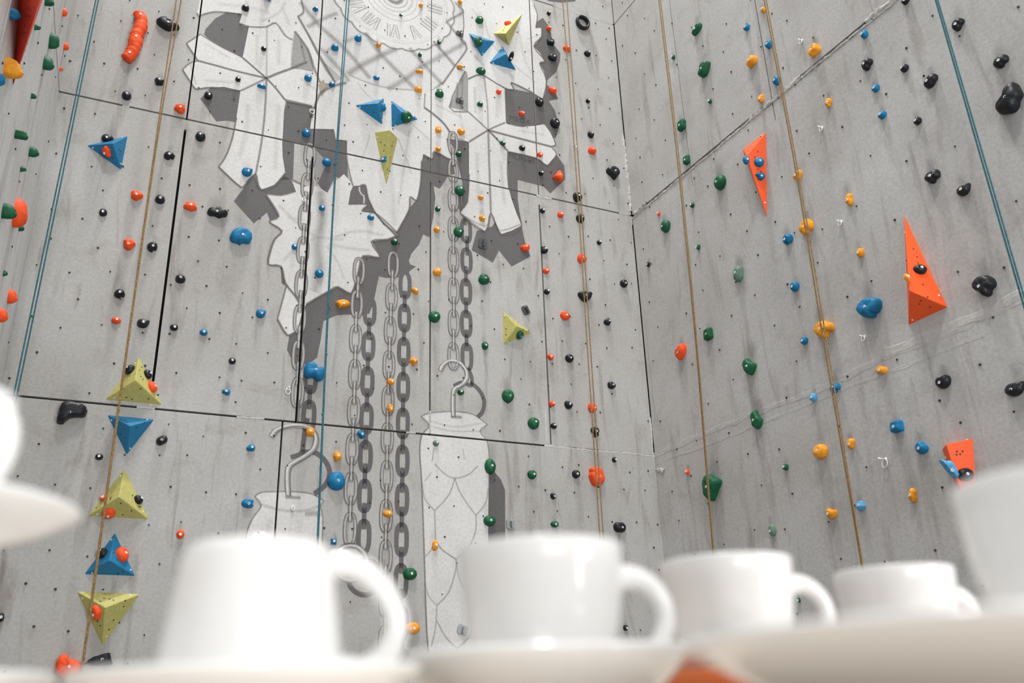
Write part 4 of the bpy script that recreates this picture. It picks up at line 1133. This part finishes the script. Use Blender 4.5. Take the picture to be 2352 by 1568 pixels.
# ------------------------------------------------------------------ steel plates, brackets and bare bolts
def plate(x, y, w_, h_, rot, label, tab=True, mat=None):
    sc = WM.scale(x, y); u, z = WM.hit(x, y, 0.01); M = frame(WM.pt(u, z), WM.rot) @ Matrix.Rotation(math.radians(rot), 4, 'Z')
    root = empty('bolt_plate', M); tag(root, label, 'steel plate', 'grey steel plates on the back wall')
    a, b = w_*sc/2, h_*sc/2; c = 0.35*min(a, b)
    P = [(-a+c, -b), (a-c, -b), (a, -b+c), (a, b-c), (a-c, b), (-a+c, b), (-a, b-c), (-a, -b+c)]
    V = [(p[0], p[1], 0.0) for p in P]+[(p[0], p[1], 0.012) for p in P]
    obj('plate', V, [tuple(reversed(range(8))), tuple(range(8, 16))]+[(i, (i+1) % 8, 8+(i+1) % 8, 8+i) for i in range(8)], mat or M_IRON, root)
    if tab: obj('tab', box_v(-a*0.16, a*0.22, -b*0.75, b*0.6, 0.010, 0.045), BOXF, mat or M_IRON, root)
    bt = bpy.data.objects.new('bolt', BOLTME); COL.objects.link(bt); bt.parent = root; bt.location = (a*0.25, b*0.55, 0.014)
plate(1056, 77, 17, 12, -15, 'small grey steel plate at upper right edge of the painted lattice')
plate(1056, 231, 18, 13, -12, 'small dark steel plate on the painted grey triangle')
plate(1109, 559, 20, 26, -8, 'dark steel bracket on the painted shadow under the right boards')
plate(1208, 712, 17, 22, 25, 'grey steel plate above the lone olive volume')
plate(1173, 1203, 20, 22, 0, 'grey steel plate just above the rim of the front upright cup', mat=plain('worn_steel', (0.30, 0.31, 0.31), 0.5, 0.5))
plate(1063, 1446, 25, 22, -18, 'tilted grey steel plate low on the pinecone weight', mat=plain('worn_steel_light', (0.30, 0.32, 0.32), 0.5, 0.5))
def hanger(W, x, y, label, size=0.035):
    u, z = W.hit(x, y, 0.02); M = frame(W.pt(u, z), W.rot)
    root = empty('bolt_hanger', M); tag(root, label, 'bolt hanger', 'bare steel bolts on the walls')
    V, Fc = tube([(0, 0, 0), (0, 0, size*1.3)], 0.006, 8); obj('stud', V, Fc, M_STEEL, root, True)
    V, Fc = lathe([(0.013, 0), (0.013, 0.008), (0.010, 0.011)], 6); obj('nut', V, Fc, M_STEEL, root)
    P = [Vector((size*0.5*math.sin(a)*0.8, -size*0.5+size*0.5*math.cos(a), 0.012+0.012*math.sin(a/2))) for a in [i*2*math.pi/14 for i in range(15)]]
    V, Fc = tube(P, 0.0035, 6); obj('eye', V, Fc, M_STEEL, root, True)
hanger(WR, 1838, 92, 'bare steel bolt high on the right wall above the plastered joint')
hanger(WR, 1884, 292, 'bare steel bolt on right wall right of the orange spike volume')
hanger(WR, 1928, 508, 'bare steel bolt on right wall between two yellow holds')
hanger(WR, 1981, 772, 'bare steel bolt on right wall below the big blue hold')
hanger(WR, 2030, 1054, 'bare steel eye bolt on right wall left of the orange wedge volume', 0.055)
hanger(WM, 717, 250, 'bare steel hanger by the joint above the leftmost painted chain', 0.05)
hanger(WM, 662, 892, 'bare steel hanger low beside the leftmost painted chain', 0.045)
hanger(WM, 698, 455, 'bare steel hanger beside the leftmost chain on the lower white leaf', 0.03)
hanger(WM, 1321, 332, 'dark bolt hanger behind the right tan rope', 0.04)
hanger(WM, 673, 1164, 'tiny steel bolt on the rim of the left painted weight', 0.025)

# ------------------------------------------------------------------ counter with cups and saucers close to the camera
def at(px, py, depth): return CAM + ray(px, py)*(depth/F)
RH = Vector((RT.x, RT.y, 0)).normalized(); FH = Vector((-RH.y, RH.x, 0))     # level right / forward
def cupmat(loc, turn, flip=False):
    a = math.atan2(RH.y, RH.x)+math.radians(turn)
    M = Matrix.Translation(loc) @ Matrix.Rotation(a, 4, 'Z')
    return M
CR, CHT = 0.0425, 0.072
CUPP = [(0.0, 0.004), (0.020, 0.004), (0.0215, 0.0), (0.0245, 0.0), (0.0262, 0.004), (0.0315, 0.012), (0.0355, 0.022), (0.0385, 0.034), (0.0405, 0.048), (0.0418, 0.060), (0.0425, 0.0708), (0.0418, 0.072), (0.0406, 0.0712),
        (0.0398, 0.060), (0.0382, 0.046), (0.0355, 0.033), (0.031, 0.020), (0.024, 0.011), (0.012, 0.0085), (0.0, 0.008)]
INVP = [(0.0, 0.006), (0.026, 0.006), (0.0275, 0.001), (0.0295, 0.0), (0.0318, 0.0015), (0.0335, 0.006), (0.0352, 0.016), (0.0372, 0.030), (0.0392, 0.045), (0.0412, 0.060), (0.0425, 0.0695), (0.0420, 0.071), (0.0408, 0.070),
        (0.0385, 0.055), (0.036, 0.036), (0.0335, 0.020), (0.030, 0.010), (0.02, 0.008), (0.0, 0.008)]
HANDLE = [(0.0385, 0.0555), (0.047, 0.0565), (0.0555, 0.053), (0.0615, 0.0455), (0.0635, 0.036), (0.0605, 0.026), (0.053, 0.0165), (0.044, 0.0105), (0.0335, 0.009)]
def cup(loc, turn, label, upside=False, s=1.0):
    M = cupmat(loc, turn) @ Matrix.Scale(s, 4)
    root = empty('coffee_cup', M); tag(root, label, 'cup', 'white coffee cups on saucers')
    V, Fc = lathe([(max(r, 0.0004), z) for r, z in (INVP if upside else CUPP)], 64); hp = HANDLE
    P = [(x, 0.0, z) for x, z in catmull(hp, 5)]
    n = len(P); HV, HF = tube(P, [((0.0062+0.0022*abs(i/(n-1)-0.5)**2*4), (0.0048+0.0012*abs(i/(n-1)-0.5)**2*4)) for i in range(n)], 14)
    if upside:
        V = [(x, y, 0.071-z) for x, y, z in V]; Fc = [tuple(reversed(f)) for f in Fc]
        HV = [(x, y, 0.071-z) for x, y, z in HV]; HF = [tuple(reversed(f)) for f in HF]
    obj('bowl', V, Fc, M_CUP, root, True); obj('handle', HV, HF, M_CUP, root, True)
    return root
SAUP = [(0.0, 0.004), (0.034, 0.004), (0.036, 0.0), (0.039, 0.0), (0.041, 0.004), (0.055, 0.0085), (0.066, 0.0135), (0.0735, 0.0175), (0.0752, 0.0192), (0.0745, 0.0205), (0.072, 0.0198), (0.062, 0.0148), (0.050, 0.0105), (0.036, 0.0085), (0.0, 0.008)]
def saucer(loc, r, label, mat=None, group='white saucers in stacks', hs=1.0):
    k = r/0.0752
    V, Fc = lathe([(max(a*k, 0.0004), b*hs) for a, b in SAUP], 72)
    o = obj('saucer', V, Fc, mat or M_CUP, None, True, Matrix.Translation(loc)); tag(o, label, 'saucer', group); return o
TABLE = EYE-0.0143                             # counter top, just under eye level
def stack(px, depth, h_rim, r, labels, hs=1.0, mats=None):
    """top saucer with its rim h_rim above the eye and the ones nested below it, down to the counter; returns the top well"""
    c = at(px, 1500, depth); n = len(labels); zt = EYE+h_rim-0.0205*hs
    for i, lab in enumerate(labels):
        saucer((c.x, c.y, zt+(TABLE-zt)*i/max(1, n-1) if n > 1 else zt), r, lab, (mats or {}).get(i), hs=hs)
    return Vector((c.x, c.y, zt+0.0085*hs))
top = at(1250, 1500, 0.60)
cx_ = [CAM + RH*a + FH*b for a, b in ((-0.75, 0.12), (0.75, 0.12), (0.75, 0.95), (-0.75, 0.95))]
V = [(p.x, p.y, TABLE-0.04) for p in cx_]+[(p.x, p.y, TABLE) for p in cx_]
ctr = empty('serving_counter', Matrix.Translation((top.x, top.y, 0))); tag(ctr, 'pale wooden counter under the stacked saucers and cups', 'counter')
obj('top', V, BOXF, M_WOOD, ctr, M=Matrix.Identity(4))
cb = [CAM + RH*a + FH*b for a, b in ((-0.70, 0.30), (0.70, 0.30), (0.70, 0.90), (-0.70, 0.90))]
obj('cabinet', [(p.x, p.y, 0.0) for p in cb]+[(p.x, p.y, TABLE-0.04) for p in cb], BOXF, M_WOOD, ctr, M=Matrix.Identity(4))

wA = stack(578, 0.395, 0.0180, 0.0752, ['white saucer under the upside-down cup'], hs=1.575)
cup(wA+Vector((0, 0, 0.0018)), 4, 'white cup standing upside down on a saucer at left front', True)
wB = stack(1250, 0.462, 0.0255, 0.0752, ['white saucer under the upright cup in the middle'], hs=1.941)
wB.z += 0.001
cup(wB, 6, 'white upright cup in the middle, largest upright one', s=1.04)
stack(1690, 0.595, 0.0165, 0.0752, ['orange-brown saucer glimpsed in the notch between middle saucer and right plate'], hs=1.502, mats={0: M_TERRA})
wC = stack(1690, 0.595, 0.0285, 0.062, ['small white saucer under the third cup, right of the middle cup'], hs=1.37)
cup(wC, 3, 'white cup right of the middle cup, with its handle before the wall', s=1.05)
wD = stack(2084, 0.64, 0.027, 0.0752, ['white saucer hidden behind the big plate, under the far cup', 'lower white saucer below the far cup'], hs=1.3)
cup(wD, 12, 'white cup furthest back with its handle half hidden by the right cup')
wE = stack(2330, 0.315, 0.0200, 0.114, ['large white plate at lower right, nearest the camera'], hs=1.673)
c5 = at(2540, 1500, 0.345)
cup(Vector((c5.x, c5.y, wE.z+0.0075)), 70, 'white cup cut off by the right edge of the picture')
wG = stack(-300, 0.385, 0.020, 0.0752, ['white saucer at the lower left corner of the picture'], hs=1.673)
wG.z += 0.002
cup(wG, 160, 'white upside-down cup beneath the raised saucer at far left', True, s=1.0)
sF = saucer((wG.x, wG.y, wG.z+0.0712), 0.0752, 'white raised saucer at the left edge, seen from below')
cup(Vector((wG.x, wG.y, wG.z+0.0712+0.0085)), -22, 'white cup on the raised saucer, only its handle in view', s=0.92)
